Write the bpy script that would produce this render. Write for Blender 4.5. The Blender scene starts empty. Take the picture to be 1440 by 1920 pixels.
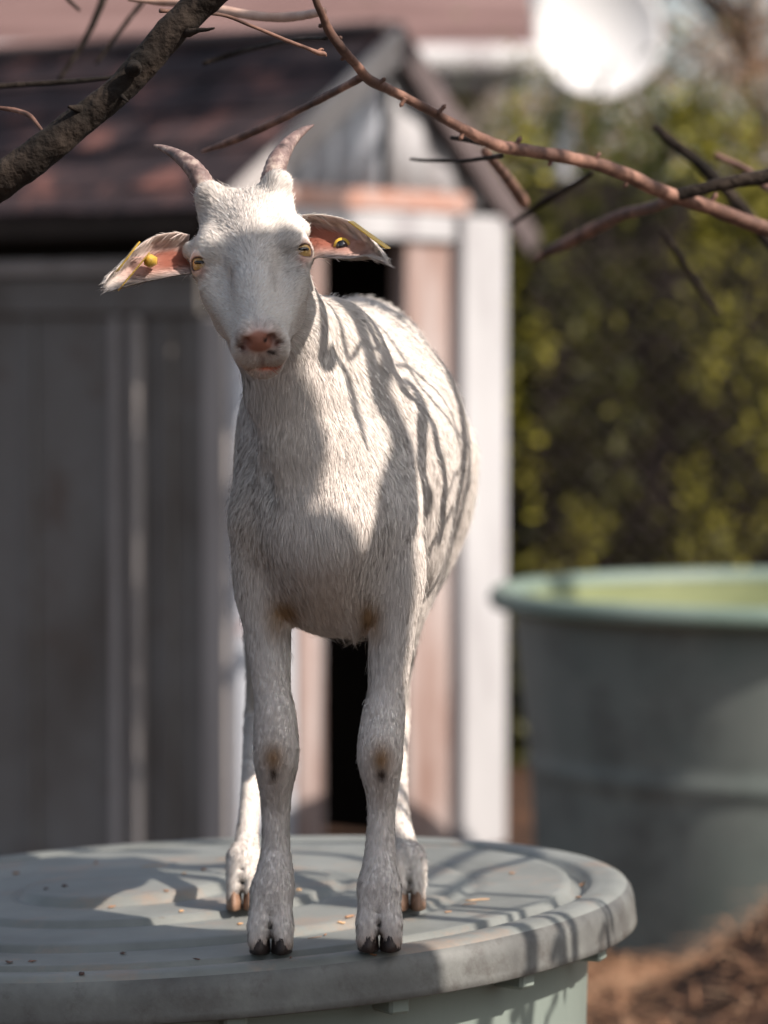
import bpy, math, random
import numpy as np
from mathutils import Vector, Matrix, noise as mnoise

C = bpy.context.scene
COL = C.collection
R = math.radians
rng = np.random.default_rng(7)
random.seed(7)

# ------------------------------------------------------------------ camera
CAM_Z = 1.27
PITCH = R(2.6)
F = 7000.0                      # focal length in photo pixels (1440 x 1920)
cam_d = bpy.data.cameras.new("camera")
cam = bpy.data.objects.new("camera", cam_d)
COL.objects.link(cam)
cam.location = (0, 0, CAM_Z)
cam.rotation_euler = (math.pi / 2 - PITCH, 0, 0)
cam_d.sensor_fit = 'HORIZONTAL'
cam_d.sensor_width = 24.0
cam_d.lens = 24.0 * F / 1440.0
cam_d.clip_start = 0.1
cam_d.clip_end = 500
cam_d.dof.use_dof = True
cam_d.dof.focus_distance = 3.36
cam_d.dof.aperture_fstop = 4.1
C.camera = cam

# ------------------------------------------------------------------ sun and sky
SUN_AZ, SUN_EL = R(55), R(42)   # to the right of and behind the camera
S = Vector((math.cos(SUN_EL) * math.sin(SUN_AZ), -math.cos(SUN_EL) * math.cos(SUN_AZ), math.sin(SUN_EL)))
world = bpy.data.worlds.new("World")
C.world = world
world.use_nodes = True
wn = world.node_tree
sky = wn.nodes.new('ShaderNodeTexSky')
sky.sky_type = 'NISHITA'
sky.sun_disc = False
sky.sun_elevation = SUN_EL
sky.sun_rotation = math.atan2(S.x, S.y)
sky.air_density = 1.0
sky.dust_density = 2.5
sky.ozone_density = 0.6
bg = wn.nodes['Background']
hs = wn.nodes.new('ShaderNodeHueSaturation')
hs.inputs['Saturation'].default_value = .62
wn.links.new(sky.outputs[0], hs.inputs['Color'])
wn.links.new(hs.outputs[0], bg.inputs[0])
bg.inputs[1].default_value = 0.12
sun_d = bpy.data.lights.new("sun", 'SUN')
sun_d.energy = 5.0
sun_d.angle = R(0.45)
sun_d.color = (1.0, 0.885, 0.79)
sun = bpy.data.objects.new("sun", sun_d)
COL.objects.link(sun)
sun.rotation_euler = (-S).to_track_quat('-Z', 'Y').to_euler()
C.view_settings.view_transform = 'Standard'
C.view_settings.look = 'None'
C.view_settings.gamma = 1.0
C.view_settings.exposure = 0.55
C.cycles.use_denoising = True
C.cycles.max_bounces = 8
C.cycles.diffuse_bounces = 4
C.cycles.transparent_max_bounces = 8

# ------------------------------------------------------------------ helpers
def P(px, py, d):
    """world point seen at photo pixel (px, py) at distance y = d"""
    x = (px - 720) / F
    u = (960 - py) / F
    fy, fz = math.cos(PITCH), -math.sin(PITCH)
    uy, uz = math.sin(PITCH), math.cos(PITCH)
    dy, dz = fy + u * uy, fz + u * uz
    k = d / dy
    return Vector((x * k, d, CAM_Z + dz * k))

def tag(o, label=None, cat=None, group=None, kind=None):
    if label: o['label'] = label
    if cat: o['category'] = cat
    if group: o['group'] = group
    if kind: o['kind'] = kind
    return o

def empty(name, loc=(0, 0, 0), label=None, cat=None, group=None):
    o = bpy.data.objects.new(name, None)
    COL.objects.link(o)
    o.location = loc
    o.empty_display_size = 0.05
    return tag(o, label, cat, group)

def link(name, me, mat, parent=None, smooth=True):
    """mesh data is in world coordinates; the object is parented keeping them there"""
    o = bpy.data.objects.new(name, me)
    COL.objects.link(o)
    if mat is not None:
        for m in (mat if isinstance(mat, (list, tuple)) else [mat]):
            me.materials.append(m)
    if smooth:
        me.polygons.foreach_set('use_smooth', np.ones(len(me.polygons), dtype=bool))
    if parent is not None:
        o.parent = parent
        p = parent
        off = Vector(parent.location)
        while p.parent is not None:
            p = p.parent
            off += Vector(p.location)
        if parent.type == 'EMPTY' or off.length > 0:
            me.transform(Matrix.Translation(-off))
    return o

class MB:
    """collects shapes into one mesh"""
    def __init__(self):
        self.v, self.f, self.n = [], [], 0
        self.mi = []
    def add(self, v, f, mi=0):
        v = [tuple(a) for a in v]
        self.v += v
        self.f += [tuple(i + self.n for i in a) for a in f]
        self.mi += [mi] * len(f)
        self.n += len(v)
        return self
    def box(self, c, s, rot=None, mi=0, bev=0.0):
        """box with chamfered edges: centre, full sizes, 3x3 rotation"""
        hx, hy, hz = s[0] / 2, s[1] / 2, s[2] / 2
        b = min(bev, hx * .9, hy * .9, hz * .9)
        if b <= 0:
            v = [Vector((x, y, z)) for x in (-hx, hx) for y in (-hy, hy) for z in (-hz, hz)]
            f = [(0, 1, 3, 2), (4, 6, 7, 5), (0, 4, 5, 1), (2, 3, 7, 6), (0, 2, 6, 4), (1, 5, 7, 3)]
        else:
            v, idx = [], {}
            for sx in (-1, 1):
                for sy in (-1, 1):
                    for sz in (-1, 1):
                        for ax in range(3):
                            p = [sx * (hx - b), sy * (hy - b), sz * (hz - b)]
                            p[ax] = (sx * hx, sy * hy, sz * hz)[ax]
                            idx[(sx, sy, sz, ax)] = len(v)
                            v.append(Vector(p))
            f = []
            for ax in range(3):
                o1, o2 = [(1, 2), (2, 0), (0, 1)][ax]
                for sg in (-1, 1):
                    q = []
                    for a, c2 in ((-1, -1), (1, -1), (1, 1), (-1, 1)):
                        k = [0, 0, 0]; k[ax] = sg; k[o1] = a; k[o2] = c2
                        q.append(idx[(k[0], k[1], k[2], ax)])
                    f.append(tuple(q if sg > 0 else q[::-1]))
                # edges along ax
                for a in (-1, 1):
                    for c2 in (-1, 1):
                        k1 = [0, 0, 0]; k1[o1] = a; k1[o2] = c2
                        k2 = list(k1); k1[ax] = -1; k2[ax] = 1
                        q = [idx[(*k1, o1)], idx[(*k2, o1)], idx[(*k2, o2)], idx[(*k1, o2)]]
                        f.append(tuple(q))
            for sx in (-1, 1):
                for sy in (-1, 1):
                    for sz in (-1, 1):
                        f.append(tuple(idx[(sx, sy, sz, ax)] for ax in range(3)))
        if rot is not None:
            v = [rot @ a for a in v]
        c = Vector(c)
        return self.add([a + c for a in v], f, mi)
    def tube(self, pts, rad, seg=8, rough=0.0, freq=20.0, cap=True, twist=0.0, mi=0):
        pts = [Vector(p) for p in pts]
        n = len(pts)
        if not hasattr(rad, '__len__'):
            rad = [rad] * n
        v, f = [], []
        ref = Vector((0, 0, 1))
        t0 = (pts[1] - pts[0]).normalized()
        if abs(t0.dot(ref)) > .9:
            ref = Vector((1, 0, 0))
        a = (ref - t0 * ref.dot(t0)).normalized()
        for i, p in enumerate(pts):
            t = (pts[min(i + 1, n - 1)] - pts[max(i - 1, 0)]).normalized()
            a = (a - t * a.dot(t)).normalized()
            b = t.cross(a)
            for k in range(seg):
                an = 2 * math.pi * k / seg + twist * i
                d = a * math.cos(an) + b * math.sin(an)
                r = rad[i]
                if rough:
                    q = p + d * r
                    r *= 1 + rough * (mnoise.noise(q * freq) + .5 * mnoise.noise(q * freq * 2.7))
                v.append(p + d * r)
        for i in range(n - 1):
            for k in range(seg):
                k2 = (k + 1) % seg
                f.append((i * seg + k, i * seg + k2, (i + 1) * seg + k2, (i + 1) * seg + k))
        if cap:
            f.append(tuple(range(seg - 1, -1, -1)))
            f.append(tuple((n - 1) * seg + k for k in range(seg)))
        return self.add(v, f, mi)
    def build(self, name, mat, parent=None, smooth=True):
        me = bpy.data.meshes.new(name)
        me.from_pydata(self.v, [], self.f)
        o = link(name, me, mat, parent, smooth)
        if any(self.mi):
            me.polygons.foreach_set('material_index', self.mi)
        me.update()
        return o

def spline(ctrl, n=10):
    """Catmull-Rom through control tuples of any width"""
    c = [np.array(p, float) for p in ctrl]
    c = [2 * c[0] - c[1]] + c + [2 * c[-1] - c[-2]]
    out = []
    for i in range(1, len(c) - 2):
        p0, p1, p2, p3 = c[i - 1:i + 3]
        for k in range(n):
            t = k / n
            out.append(.5 * (2 * p1 + (p2 - p0) * t + (2 * p0 - 5 * p1 + 4 * p2 - p3) * t * t + (3 * p1 - p0 - 3 * p2 + p3) * t ** 3))
    out.append(c[-2])
    return out

# ------------------------------------------------------------------ materials
def material(name, base=(.5, .5, .5), rough=.7, spec=.3):
    m = bpy.data.materials.new(name)
    m.use_nodes = True
    b = m.node_tree.nodes['Principled BSDF']
    b.inputs['Base Color'].default_value = (*base, 1)
    b.inputs['Roughness'].default_value = rough
    b.inputs['Specular IOR Level'].default_value = spec
    return m

def nodes_of(m):
    return m.node_tree, m.node_tree.nodes, m.node_tree.links, m.node_tree.nodes['Principled BSDF']

def noise_mat(name, cols, scale=6, detail=6, rough=.75, spec=.25, bump=0.0, bscale=60, stretch=(1, 1, 1), pos=None, bdist=.01, distortion=0.0):
    """procedural mottled material: colour ramp over noise in object space"""
    m = material(name, cols[0], rough, spec)
    nt, N, L, b = nodes_of(m)
    tc = N.new('ShaderNodeTexCoord')
    mp = N.new('ShaderNodeMapping')
    mp.inputs['Scale'].default_value = stretch
    L.new(tc.outputs['Object'], mp.inputs['Vector'])
    nz = N.new('ShaderNodeTexNoise')
    nz.inputs['Scale'].default_value = scale
    nz.inputs['Detail'].default_value = detail
    nz.inputs['Roughness'].default_value = .62
    nz.inputs['Distortion'].default_value = distortion
    L.new(mp.outputs[0], nz.inputs['Vector'])
    r = N.new('ShaderNodeValToRGB')
    e = r.color_ramp.elements
    n = len(cols)
    pos = pos or [.3 + .4 * i / max(n - 1, 1) for i in range(n)]
    e[0].position, e[0].color = pos[0], (*cols[0], 1)
    e[1].position, e[1].color = pos[-1], (*cols[-1], 1)
    for i in range(1, n - 1):
        x = e.new(pos[i])
        x.color = (*cols[i], 1)
    L.new(nz.outputs['Fac'], r.inputs['Fac'])
    L.new(r.outputs['Color'], b.inputs['Base Color'])
    if bump:
        n2 = N.new('ShaderNodeTexNoise')
        n2.inputs['Scale'].default_value = bscale
        n2.inputs['Detail'].default_value = 8
        L.new(mp.outputs[0], n2.inputs['Vector'])
        bp = N.new('ShaderNodeBump')
        bp.inputs['Strength'].default_value = bump
        bp.inputs['Distance'].default_value = bdist
        L.new(n2.outputs['Fac'], bp.inputs['Height'])
        L.new(bp.outputs['Normal'], b.inputs['Normal'])
    return m

# ------------------------------------------------------------------ materials of the setting
M_soil = noise_mat('soil_with_needles', [(.02, .013, .009), (.05, .026, .016), (.11, .055, .03)], scale=9, bump=.6, bscale=40, rough=.95)
M_straw = noise_mat('dry_straw', [(.13, .065, .035), (.28, .15, .085), (.48, .34, .22)], scale=25, rough=.8)
M_lid = noise_mat('lid_plastic', [(.11, .117, .108), (.175, .187, .176), (.25, .264, .25)], scale=5, detail=9, rough=.48, spec=.4, bump=.12, bscale=220, bdist=.002, pos=[.3, .5, .75])
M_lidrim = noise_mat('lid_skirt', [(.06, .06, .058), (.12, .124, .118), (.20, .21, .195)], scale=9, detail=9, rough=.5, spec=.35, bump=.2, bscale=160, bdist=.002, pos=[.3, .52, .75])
M_goldstraw = noise_mat('golden_straw', [(.45, .24, .11), (.66, .45, .27)], scale=40, rough=.7)
M_tank = noise_mat('tank_plastic', [(.15, .19, .17), (.21, .25, .225)], scale=4, rough=.45, spec=.4, bump=.08, bscale=120, bdist=.003, stretch=(1, 1, .3))
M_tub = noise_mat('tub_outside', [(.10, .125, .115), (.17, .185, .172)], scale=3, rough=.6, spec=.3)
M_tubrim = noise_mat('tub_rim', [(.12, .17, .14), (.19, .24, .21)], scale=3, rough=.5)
M_tubin = noise_mat('tub_inside', [(.13, .155, .075), (.20, .225, .11)], scale=4, rough=.6)
M_white = noise_mat('white_paint', [(.27, .26, .27), (.38, .38, .39), (.44, .44, .45)], scale=3, detail=8, rough=.6, stretch=(2, 2, .5))
M_tin = noise_mat('zinc_sheet', [(.25, .28, .32), (.37, .39, .43), (.48, .50, .53)], scale=5, rough=.55, stretch=(6, 6, .35))
M_rust = noise_mat('rusty_strip', [(.30, .12, .07), (.40, .30, .27), (.34, .17, .12), (.42, .38, .37)], scale=9, rough=.85, stretch=(1, 1, 2))
M_pink = noise_mat('weathered_pink_wood', [(.18, .10, .075), (.29, .22, .20), (.38, .34, .33)], scale=4, detail=9, rough=.8, stretch=(4, 4, .6))
M_grey = noise_mat('grey_board', [(.095, .083, .074), (.14, .133, .126), (.17, .168, .165)], scale=2.2, detail=9, rough=.8, stretch=(1, 1, .8), distortion=.3)
M_batten = noise_mat('grey_batten', [(.24, .22, .21), (.36, .34, .33)], scale=3, rough=.7, stretch=(3, 3, .5))
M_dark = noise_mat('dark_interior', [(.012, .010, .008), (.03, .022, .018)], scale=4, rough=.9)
M_roof = noise_mat('shingle_roof', [(.010, .008, .011), (.034, .022, .024), (.20, .088, .072)], scale=7, detail=8, rough=.85, bump=.5, bscale=30, pos=[.38, .55, .72])  # near-black and red mottling puts shade and sun dapple into the colour
M_verge = noise_mat('roof_edge_board', [(.06, .05, .05), (.14, .11, .11)], scale=5, rough=.8)
M_tile = noise_mat('house_roof_tile', [(.14, .085, .08), (.24, .16, .15)], scale=3, rough=.8, stretch=(.3, 1, 1))
M_wall = noise_mat('house_wall', [(.22, .19, .17), (.30, .27, .25)], scale=2, rough=.9)
M_dish = noise_mat('dish_white', [(.50, .50, .51), (.55, .55, .55)], scale=2, rough=.5)
M_metal = noise_mat('galvanised_pole', [(.30, .30, .31), (.42, .42, .43)], scale=8, rough=.5)
def add_dust(m, col, scale, lo, hi):
    nt, N, L, b = nodes_of(m)
    tc = N.new('ShaderNodeTexCoord')
    nz = N.new('ShaderNodeTexNoise'); nz.inputs['Scale'].default_value = scale; nz.inputs['Detail'].default_value = 10; nz.inputs['Roughness'].default_value = .75
    L.new(tc.outputs['Object'], nz.inputs['Vector'])
    mr = N.new('ShaderNodeMapRange'); mr.inputs[1].default_value = lo; mr.inputs[2].default_value = hi
    L.new(nz.outputs['Fac'], mr.inputs[0])
    mx = N.new('ShaderNodeMixRGB'); mx.inputs[2].default_value = (*col, 1)
    src = b.inputs['Base Color'].links[0].from_socket
    L.new(mr.outputs[0], mx.inputs[0]); L.new(src, mx.inputs[1]); L.new(mx.outputs[0], b.inputs['Base Color'])
add_dust(M_lid, (.30, .20, .14), 7, .52, .78)
add_dust(M_lid, (.10, .08, .06), 60, .66, .74)
add_dust(M_tin, (.30, .12, .07), 14, .55, .75)
add_dust(M_lidrim, (.07, .065, .06), 26, .5, .7)
add_dust(M_grey, (.09, .06, .045), 5, .55, .72)
add_dust(M_tub, (.07, .075, .07), 4, .5, .7)
M_bark = noise_mat('dark_bark', [(.005, .004, .003), (.016, .011, .008), (.060, .044, .033)], scale=22, detail=9, rough=.9, bump=1.0, bscale=90, bdist=.006, pos=[.33, .52, .78])
M_twig = noise_mat('red_brown_twig', [(.04, .024, .02), (.11, .06, .045), (.34, .19, .14)], scale=24, detail=6, rough=.65, bump=.4, bscale=150, bdist=.002)  # mottling also puts sun and shade dapple into the bark colour
M_pale = noise_mat('pale_twig', [(.35, .22, .17), (.58, .42, .35)], scale=30, rough=.7)

def leaf_mat(name, c1, c2, c3):
    m = material(name, c2, .55, .25)
    nt, N, L, b = nodes_of(m)
    g = N.new('ShaderNodeNewGeometry')
    r = N.new('ShaderNodeValToRGB')
    e = r.color_ramp.elements
    e[0].color, e[1].color = (*c1, 1), (*c3, 1)
    x = e.new(.55); x.color = (*c2, 1)
    L.new(g.outputs['Random Per Island'], r.inputs['Fac'])
    L.new(r.outputs['Color'], b.inputs['Base Color'])
    tr = N.new('ShaderNodeBsdfTranslucent')
    L.new(r.outputs['Color'], tr.inputs['Color'])
    mx = N.new('ShaderNodeMixShader')
    mx.inputs[0].default_value = .3
    out = N['Material Output']
    L.new(b.outputs[0], mx.inputs[1])
    L.new(tr.outputs[0], mx.inputs[2])
    L.new(mx.outputs[0], out.inputs['Surface'])
    return m
M_hedge = leaf_mat('hedge_leaf', (.012, .016, .006), (.045, .048, .010), (.13, .125, .02))  # dark fill leaves; shade between the sunlit clumps is put into colour
M_hedge_lit = leaf_mat('hedge_leaf_lit', (.07, .07, .012), (.20, .185, .025), (.36, .33, .05))  # paler copy of the hedge leaf: sunlit clumps put into the colour
M_autumn = leaf_mat('autumn_leaf', (.14, .07, .04), (.38, .24, .15), (.52, .42, .33))
M_fir = leaf_mat('green_leaf', (.03, .045, .012), (.08, .10, .02), (.16, .17, .03))

# ------------------------------------------------------------------ ground
def ground_h(x, y):
    h = .02 * mnoise.noise((x * 1.3, y * 1.3, 0)) + .008 * mnoise.noise((x * 6, y * 6, 3))
    d = math.hypot(x - .98, (y - 6.6) * .9)
    return h + .42 * math.exp(-(d / .42) ** 2)       # heap of straw and needles in front of the tub
gx = sorted(set([round(-3 + .06 * i, 3) for i in range(101)] + [-200, -80, -40, -20, -10, -6, -4, 4, 6, 10, 20, 40, 80, 200]))
gy = sorted(set([round(1 + .08 * i, 3) for i in range(126)] + [-200, -60, -20, -5, 13, 18, 25, 40, 80, 160, 300]))
gv = [(x, y, ground_h(x, y)) for y in gy for x in gx]
nx = len(gx)
gf = [(j * nx + i, j * nx + i + 1, (j + 1) * nx + i + 1, (j + 1) * nx + i) for j in range(len(gy) - 1) for i in range(nx - 1)]
g = MB().add(gv, gf).build('ground', M_soil)
tag(g, kind='structure')

# loose straw and needles
mb = MB()
for i in range(9000):
    if i < 6500:
        x, y = random.uniform(.3, 1.9), random.uniform(5.4, 8.2)
    else:
        x, y = random.uniform(-2.5, 2.5), random.uniform(3.0, 9.0)
    z = ground_h(x, y) + random.uniform(.002, .018)
    a, l, w = random.uniform(0, 6.28), random.uniform(.03, .11), random.uniform(.0015, .004)
    up = random.uniform(-.3, .5)
    d = Vector((math.cos(a) * l, math.sin(a) * l, up * l * .5))
    s = Vector((-math.sin(a), math.cos(a), 0)) * w
    c = Vector((x, y, z))
    mb.add([c - s, c + s, c + d * .5 + s + Vector((0, 0, .006)), c + d * .5 - s + Vector((0, 0, .006)), c + d + s * .4, c + d - s * .4], [(0, 1, 2, 3), (3, 2, 4, 5)])
tag(mb.build('straw_litter', M_straw, smooth=False), kind='stuff')

# ------------------------------------------------------------------ covered tank under the goat
LX, LY, LZ = -.215, 3.834, .709
TILT = math.tan(R(3.0))
PROF = [(0, .017), (.05, .0168), (.098, .0155), (.107, .013), (.1115, .004), (.1145, .0005), (.119, .0005), (.124, .0035), (.19, .003), (.203, .0020), (.208, -.005), (.212, -.0075), (.217, -.0075), (.222, -.0045),
        (.310, -.0050), (.321, -.0066), (.325, -.0125), (.329, -.0150), (.334, -.0150), (.340, -.0120), (.40, -.0118), (.416, -.012), (.4205, -.020), (.425, -.0245), (.433, -.0245),
        (.438, -.015), (.443, -.0125), (.462, -.0115), (.470, -.013), (.477, -.017), (.482, -.023), (.4845, -.031), (.4875, -.060), (.4855, -.0615), (.482, -.060), (.479, -.034), (.470, -.027), (.44, -.026)]
PROF = [(r * .975, (h if h > -.05 else h + .004) if r > .41 else -.0118 + (h + .0118) * .72) for r, h in PROF]
def lid_h(r):
    for (a, b), (c, d) in zip(PROF, PROF[1:]):
        if a <= r <= c:
            return b + (d - b) * (r - a) / max(c - a, 1e-9)
    return PROF[-1][1]
def lid_off(r):
    return -.07 * max(0.0, 1 - r / .405)
def lid_z(x, y):
    r = math.hypot(x - LX, y - LY)
    for _ in range(6):
        r = math.hypot(x - LX - lid_off(r), y - LY)
    return LZ + (x - LX) * TILT + lid_h(r)
def lathe(prof, seg, cx, cy, cz, tilt=0.0, wob=0.0, off=lambda r: 0.0):
    v, f = [], []
    for j, (r, h) in enumerate(prof):
        for k in range(seg):
            a = 2 * math.pi * k / seg
            rr = r * (1 + wob * mnoise.noise((math.cos(a) * 2, math.sin(a) * 2, h * 3)))
            x, y = rr * math.cos(a) + off(r), rr * math.sin(a)
            v.append((cx + x, cy + y, cz + h + x * tilt + wob * .1 * mnoise.noise((x * 9, y * 9, 7))))
    for j in range(len(prof) - 1):
        for k in range(seg):
            k2 = (k + 1) % seg
            f.append((j * seg + k, (j + 1) * seg + k, (j + 1) * seg + k2, j * seg + k2))
    return v, f
tank = empty('water_tank', (LX, LY, 0), 'round sage green plastic tank with a dirty moulded lid, carrying the white goat', 'tank')
prof = [(max(r, 1e-4), h) for r, h in PROF]
def dense(pr, step=.006):
    out = [pr[0]]
    for (a, b), (c, d) in zip(pr, pr[1:]):
        n = max(1, int(math.hypot(c - a, d - b) / step))
        for i in range(1, n + 1):
            out.append((a + (c - a) * i / n, b + (d - b) * i / n))
    return out
lid_v, lid_f = lathe(dense(prof), 256, LX, LY, LZ, TILT, wob=.002, off=lid_off)
lid = MB().add(lid_v, lid_f).build('lid', M_lid, tank)
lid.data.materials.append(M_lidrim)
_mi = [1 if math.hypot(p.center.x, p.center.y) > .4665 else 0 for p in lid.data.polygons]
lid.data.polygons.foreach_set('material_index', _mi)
wallp = [(.428, -.030), (.426, -.07), (.420, -.30), (.408, -.68), (.39, -.70)]
wv, wf = lathe(dense(wallp, .02), 160, LX, LY, LZ, TILT, wob=.003)
tank_wall = MB().add(wv, wf).build('tank_wall', M_tank, tank)
for k in range(18):      # clips under the rim
    a = R(-100 + 20 * k)
    c = Vector((LX + .441 * math.cos(a), LY + .441 * math.sin(a), LZ - .050 + .441 * math.cos(a) * TILT))
    rot = Matrix.Rotation(a, 3, 'Z')
    MB().box(c, (.040, .022, .046), rot, bev=.003).build('clip', M_tank, tank, smooth=False)

# bits lying on the lid
bits = [(895, 1690, 46, 3.0, 14), (880, 1697, 30, 1.8, 40), (655, 1722, 22, 5, 70), (640, 1735, 14, 4, 20), (120, 1663, 20, 9, 10), (85, 1668, 12, 7, 60),
        (155, 1828, 15, 10, 30), (367, 1800, 10, 8, 80), (312, 1673, 10, 4, 30), (345, 1640, 16, 3, 100), (382, 1633, 10, 4, 0), (230, 1790, 18, 6, 20),
        (60, 1805, 16, 7, 5), (18, 1806, 22, 8, 15), (210, 1703, 16, 4, 60), (560, 1672, 10, 5, 10), (1091, 1662, 16, 5, 80), (1084, 1685, 10, 4, 20),
        (290, 1625, 60, 1.6, 20), (420, 1612, 40, 1.4, 50), (700, 1795, 12, 4, 10), (340, 1712, 8, 5, 0), (840, 1712, 14, 3, 30), (590, 1760, 30, 1.6, 55),
        (545, 1798, 8, 6, 10), (30, 1640, 14, 5, 10), (180, 1620, 20, 4, 130), (450, 1735, 10, 4, 10), (960, 1640, 12, 4, 10), (610, 1755, 14, 3, 120)]
def depth_on_lid(px, py):
    d = 3.28
    while d < 4.34:
        p = P(px, py, d)
        if p.z < lid_z(p.x, p.y) and math.hypot(p.x - LX, p.y - LY) < .475:
            return d
        d += .0015
    return d
for i, (px, py, ln, wd, an) in enumerate(bits):
    d = depth_on_lid(px, py)
    c = P(px, py, d)
    c.z = lid_z(c.x, c.y)
    l, w, a = ln / 1900, wd / 1900, R(an) * .6
    straw = wd < 5.5
    mb = MB()
    if straw:
        ax = Vector((math.cos(a), math.sin(a), 0)) * l / 2
        pts = []
        for s in (-1, -.4, .3, 1):
            q = c + ax * s + Vector((0, random.uniform(-.001, .001), 0))
            q.z = max(lid_z(q.x, q.y) + w * .5 + .0006, c.z + w * .5 + .0004 * (s + 1))
            pts.append(q)
        mb.tube(pts, [w * .35, w * .5, w * .45, w * .3], 6)
        nm, lb, ct, gr = 'straw_piece', 'short dry straw lying on the grey green lid', 'straw', 'dry straw pieces on the lid'
    else:
        v = []
        n = 9
        for k in range(n):
            t = 2 * math.pi * k / n
            rr = random.uniform(.35, 1.15)
            x, y = math.cos(t) * l / 2 * rr, math.sin(t) * w * 1.5 * rr
            q = c + Vector((x * math.cos(a) - y * math.sin(a), x * math.sin(a) + y * math.cos(a), 0))
            q.z = lid_z(q.x, q.y) + .0008 + random.uniform(0, .0016)
            v.append(q)
        top = c + Vector((0, 0, .0018)); bot = c + Vector((0, 0, .0004))
        mb.add(v + [top, bot], [(k, (k + 1) % n, n) for k in range(n)] + [((k + 1) % n, k, n + 1) for k in range(n)])
        nm, lb, ct, gr = 'leaf_crumb', 'small crumpled brown leaf crumb lying on the grey green lid', 'dead leaf', 'crumbs of dead leaf on the lid'
    tag(mb.build(nm, M_goldstraw if straw and i % 3 == 0 else (M_straw if straw else M_twig), smooth=True), lb, ct, gr)

# ------------------------------------------------------------------ open tub behind
TX, TY, TZ = .905, 8.05, .74
tub = empty('water_tub', (TX, TY, 0), 'large open dark grey green water tub standing in front of the hedge', 'tub')
RT = .66
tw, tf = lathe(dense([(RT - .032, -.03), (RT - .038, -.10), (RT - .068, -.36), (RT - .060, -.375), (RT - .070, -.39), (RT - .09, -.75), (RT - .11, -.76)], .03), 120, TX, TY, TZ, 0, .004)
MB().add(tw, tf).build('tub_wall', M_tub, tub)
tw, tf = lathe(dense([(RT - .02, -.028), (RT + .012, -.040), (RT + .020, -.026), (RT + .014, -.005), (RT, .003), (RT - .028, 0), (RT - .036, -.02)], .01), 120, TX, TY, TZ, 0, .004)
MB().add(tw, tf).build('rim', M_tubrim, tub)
tw, tf = lathe(dense([(RT - .034, -.022), (RT - .07, -.30), (RT - .11, -.70), (.001, -.71)], .04), 96, TX, TY, TZ, 0, .004)
MB().add(tw, tf).build('tub_inside', M_tubin, tub)

# ------------------------------------------------------------------ shed
TH = R(38)
A = Vector((-.352, 8.5, 0))
U = Vector((-math.cos(TH), math.sin(TH), 0))     # along the long side, to the left and away
W = Vector((math.sin(TH), math.cos(TH), 0))      # along the gable end, to the right and away
NU = Vector((-W.x, -W.y, 0))                     # out of the long side
NW = Vector((-U.x, -U.y, 0))                     # out of the gable end
shed = empty('goat_shed', (A.x, A.y, 0), 'small weathered shed with a white corrugated gable, dark doorway and shingle roof', 'shed')
def frame(xa, n):
    return Matrix((xa, Vector((0, 0, 1)).cross(xa), Vector((0, 0, 1)))).transposed()
RW, RU = frame(W, NW), frame(U, NU)
def wbox(name, g0, g1, z0, z1, t, mat, off=0.0, bev=.004, parent=shed):
    c = A + W * ((g0 + g1) / 2) + NW * (off - t / 2) + Vector((0, 0, (z0 + z1) / 2))
    return MB().box(c, (g1 - g0, t, z1 - z0), RW, bev=bev).build(name, mat, parent, smooth=False)
def ubox(name, g0, g1, z0, z1, t, mat, off=0.0, bev=.004, parent=shed):
    c = A + U * ((g0 + g1) / 2) + NU * (off - t / 2) + Vector((0, 0, (z0 + z1) / 2))
    return MB().box(c, (g1 - g0, t, z1 - z0), RU, bev=bev).build(name, mat, parent, smooth=False)
def gpx(px):        # distance along the gable end of the photo column px
    k = (px - 720) / F
    return (k * A.y - A.x) / (W.x - k * W.y)
def upx(px):
    k = (px - 720) / F
    return (k * A.y - A.x) / (U.x - k * U.y)
EZ = 1.60
GW = gpx(924)
GP, PZ = gpx(722), 1.975
# gable cladding: corrugated sheets
def corrugated(name, poly_top, g0, g1, z0, mat, amp=.008, wl=.055, off=.0):
    n = int((g1 - g0) / wl * 8)
    v, f = [], []
    for i in range(n + 1):
        gg = g0 + (g1 - g0) * i / n
        d = amp * math.cos(2 * math.pi * (gg - g0) / wl)
        for z in (z0, poly_top(gg)):
            v.append(A + W * gg + NW * (off + d) + Vector((0, 0, z)))
        for z in (z0, poly_top(gg)):
            v.append(A + W * gg + NW * (off + d - .012) + Vector((0, 0, z)))
    for i in range(n):
        a = i * 4
        f += [(a, a + 4, a + 5, a + 1), (a + 2, a + 3, a + 7, a + 6), (a + 1, a + 5, a + 7, a + 3), (a, a + 2, a + 6, a + 4)]
    return MB().add(v, f).build(name, mat, shed)
def top(gg):
    return EZ + (PZ - EZ) * (gg / GP if gg < GP else (GW - gg) / (GW - GP)) - .01
corrugated('gable_cladding', top, .02, GP, 1.60, M_tin, amp=.016, wl=.085)
corrugated('gable_cladding', top, GP + .004, GW - .01, 1.60, M_white, off=.006, wl=.12, amp=.008)
wbox('rust_strip', .10, GW - .12, 1.585, 1.635, .02, M_rust, off=.018)
wbox('beam', .03, gpx(836), 1.515, 1.58, .06, M_white, off=.03)
wbox('white_post', gpx(843), GW, .02, 1.58, .09, M_white, off=.045)
wbox('jamb', gpx(756), gpx(838), .02, 1.512, .05, M_pink, off=.012)
wbox('jamb', gpx(553), gpx(602), .02, 1.512, .05, M_pink, off=.012)
wbox('front_board', gpx(470), gpx(549), .02, 1.512, .05, M_tin, off=.008)
wbox('white_post', .0, gpx(466), .02, 1.512, .07, M_tin, off=.03)
wbox('latch', gpx(778), gpx(815), 1.0, 1.10, .04, M_dark, off=.052)
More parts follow.
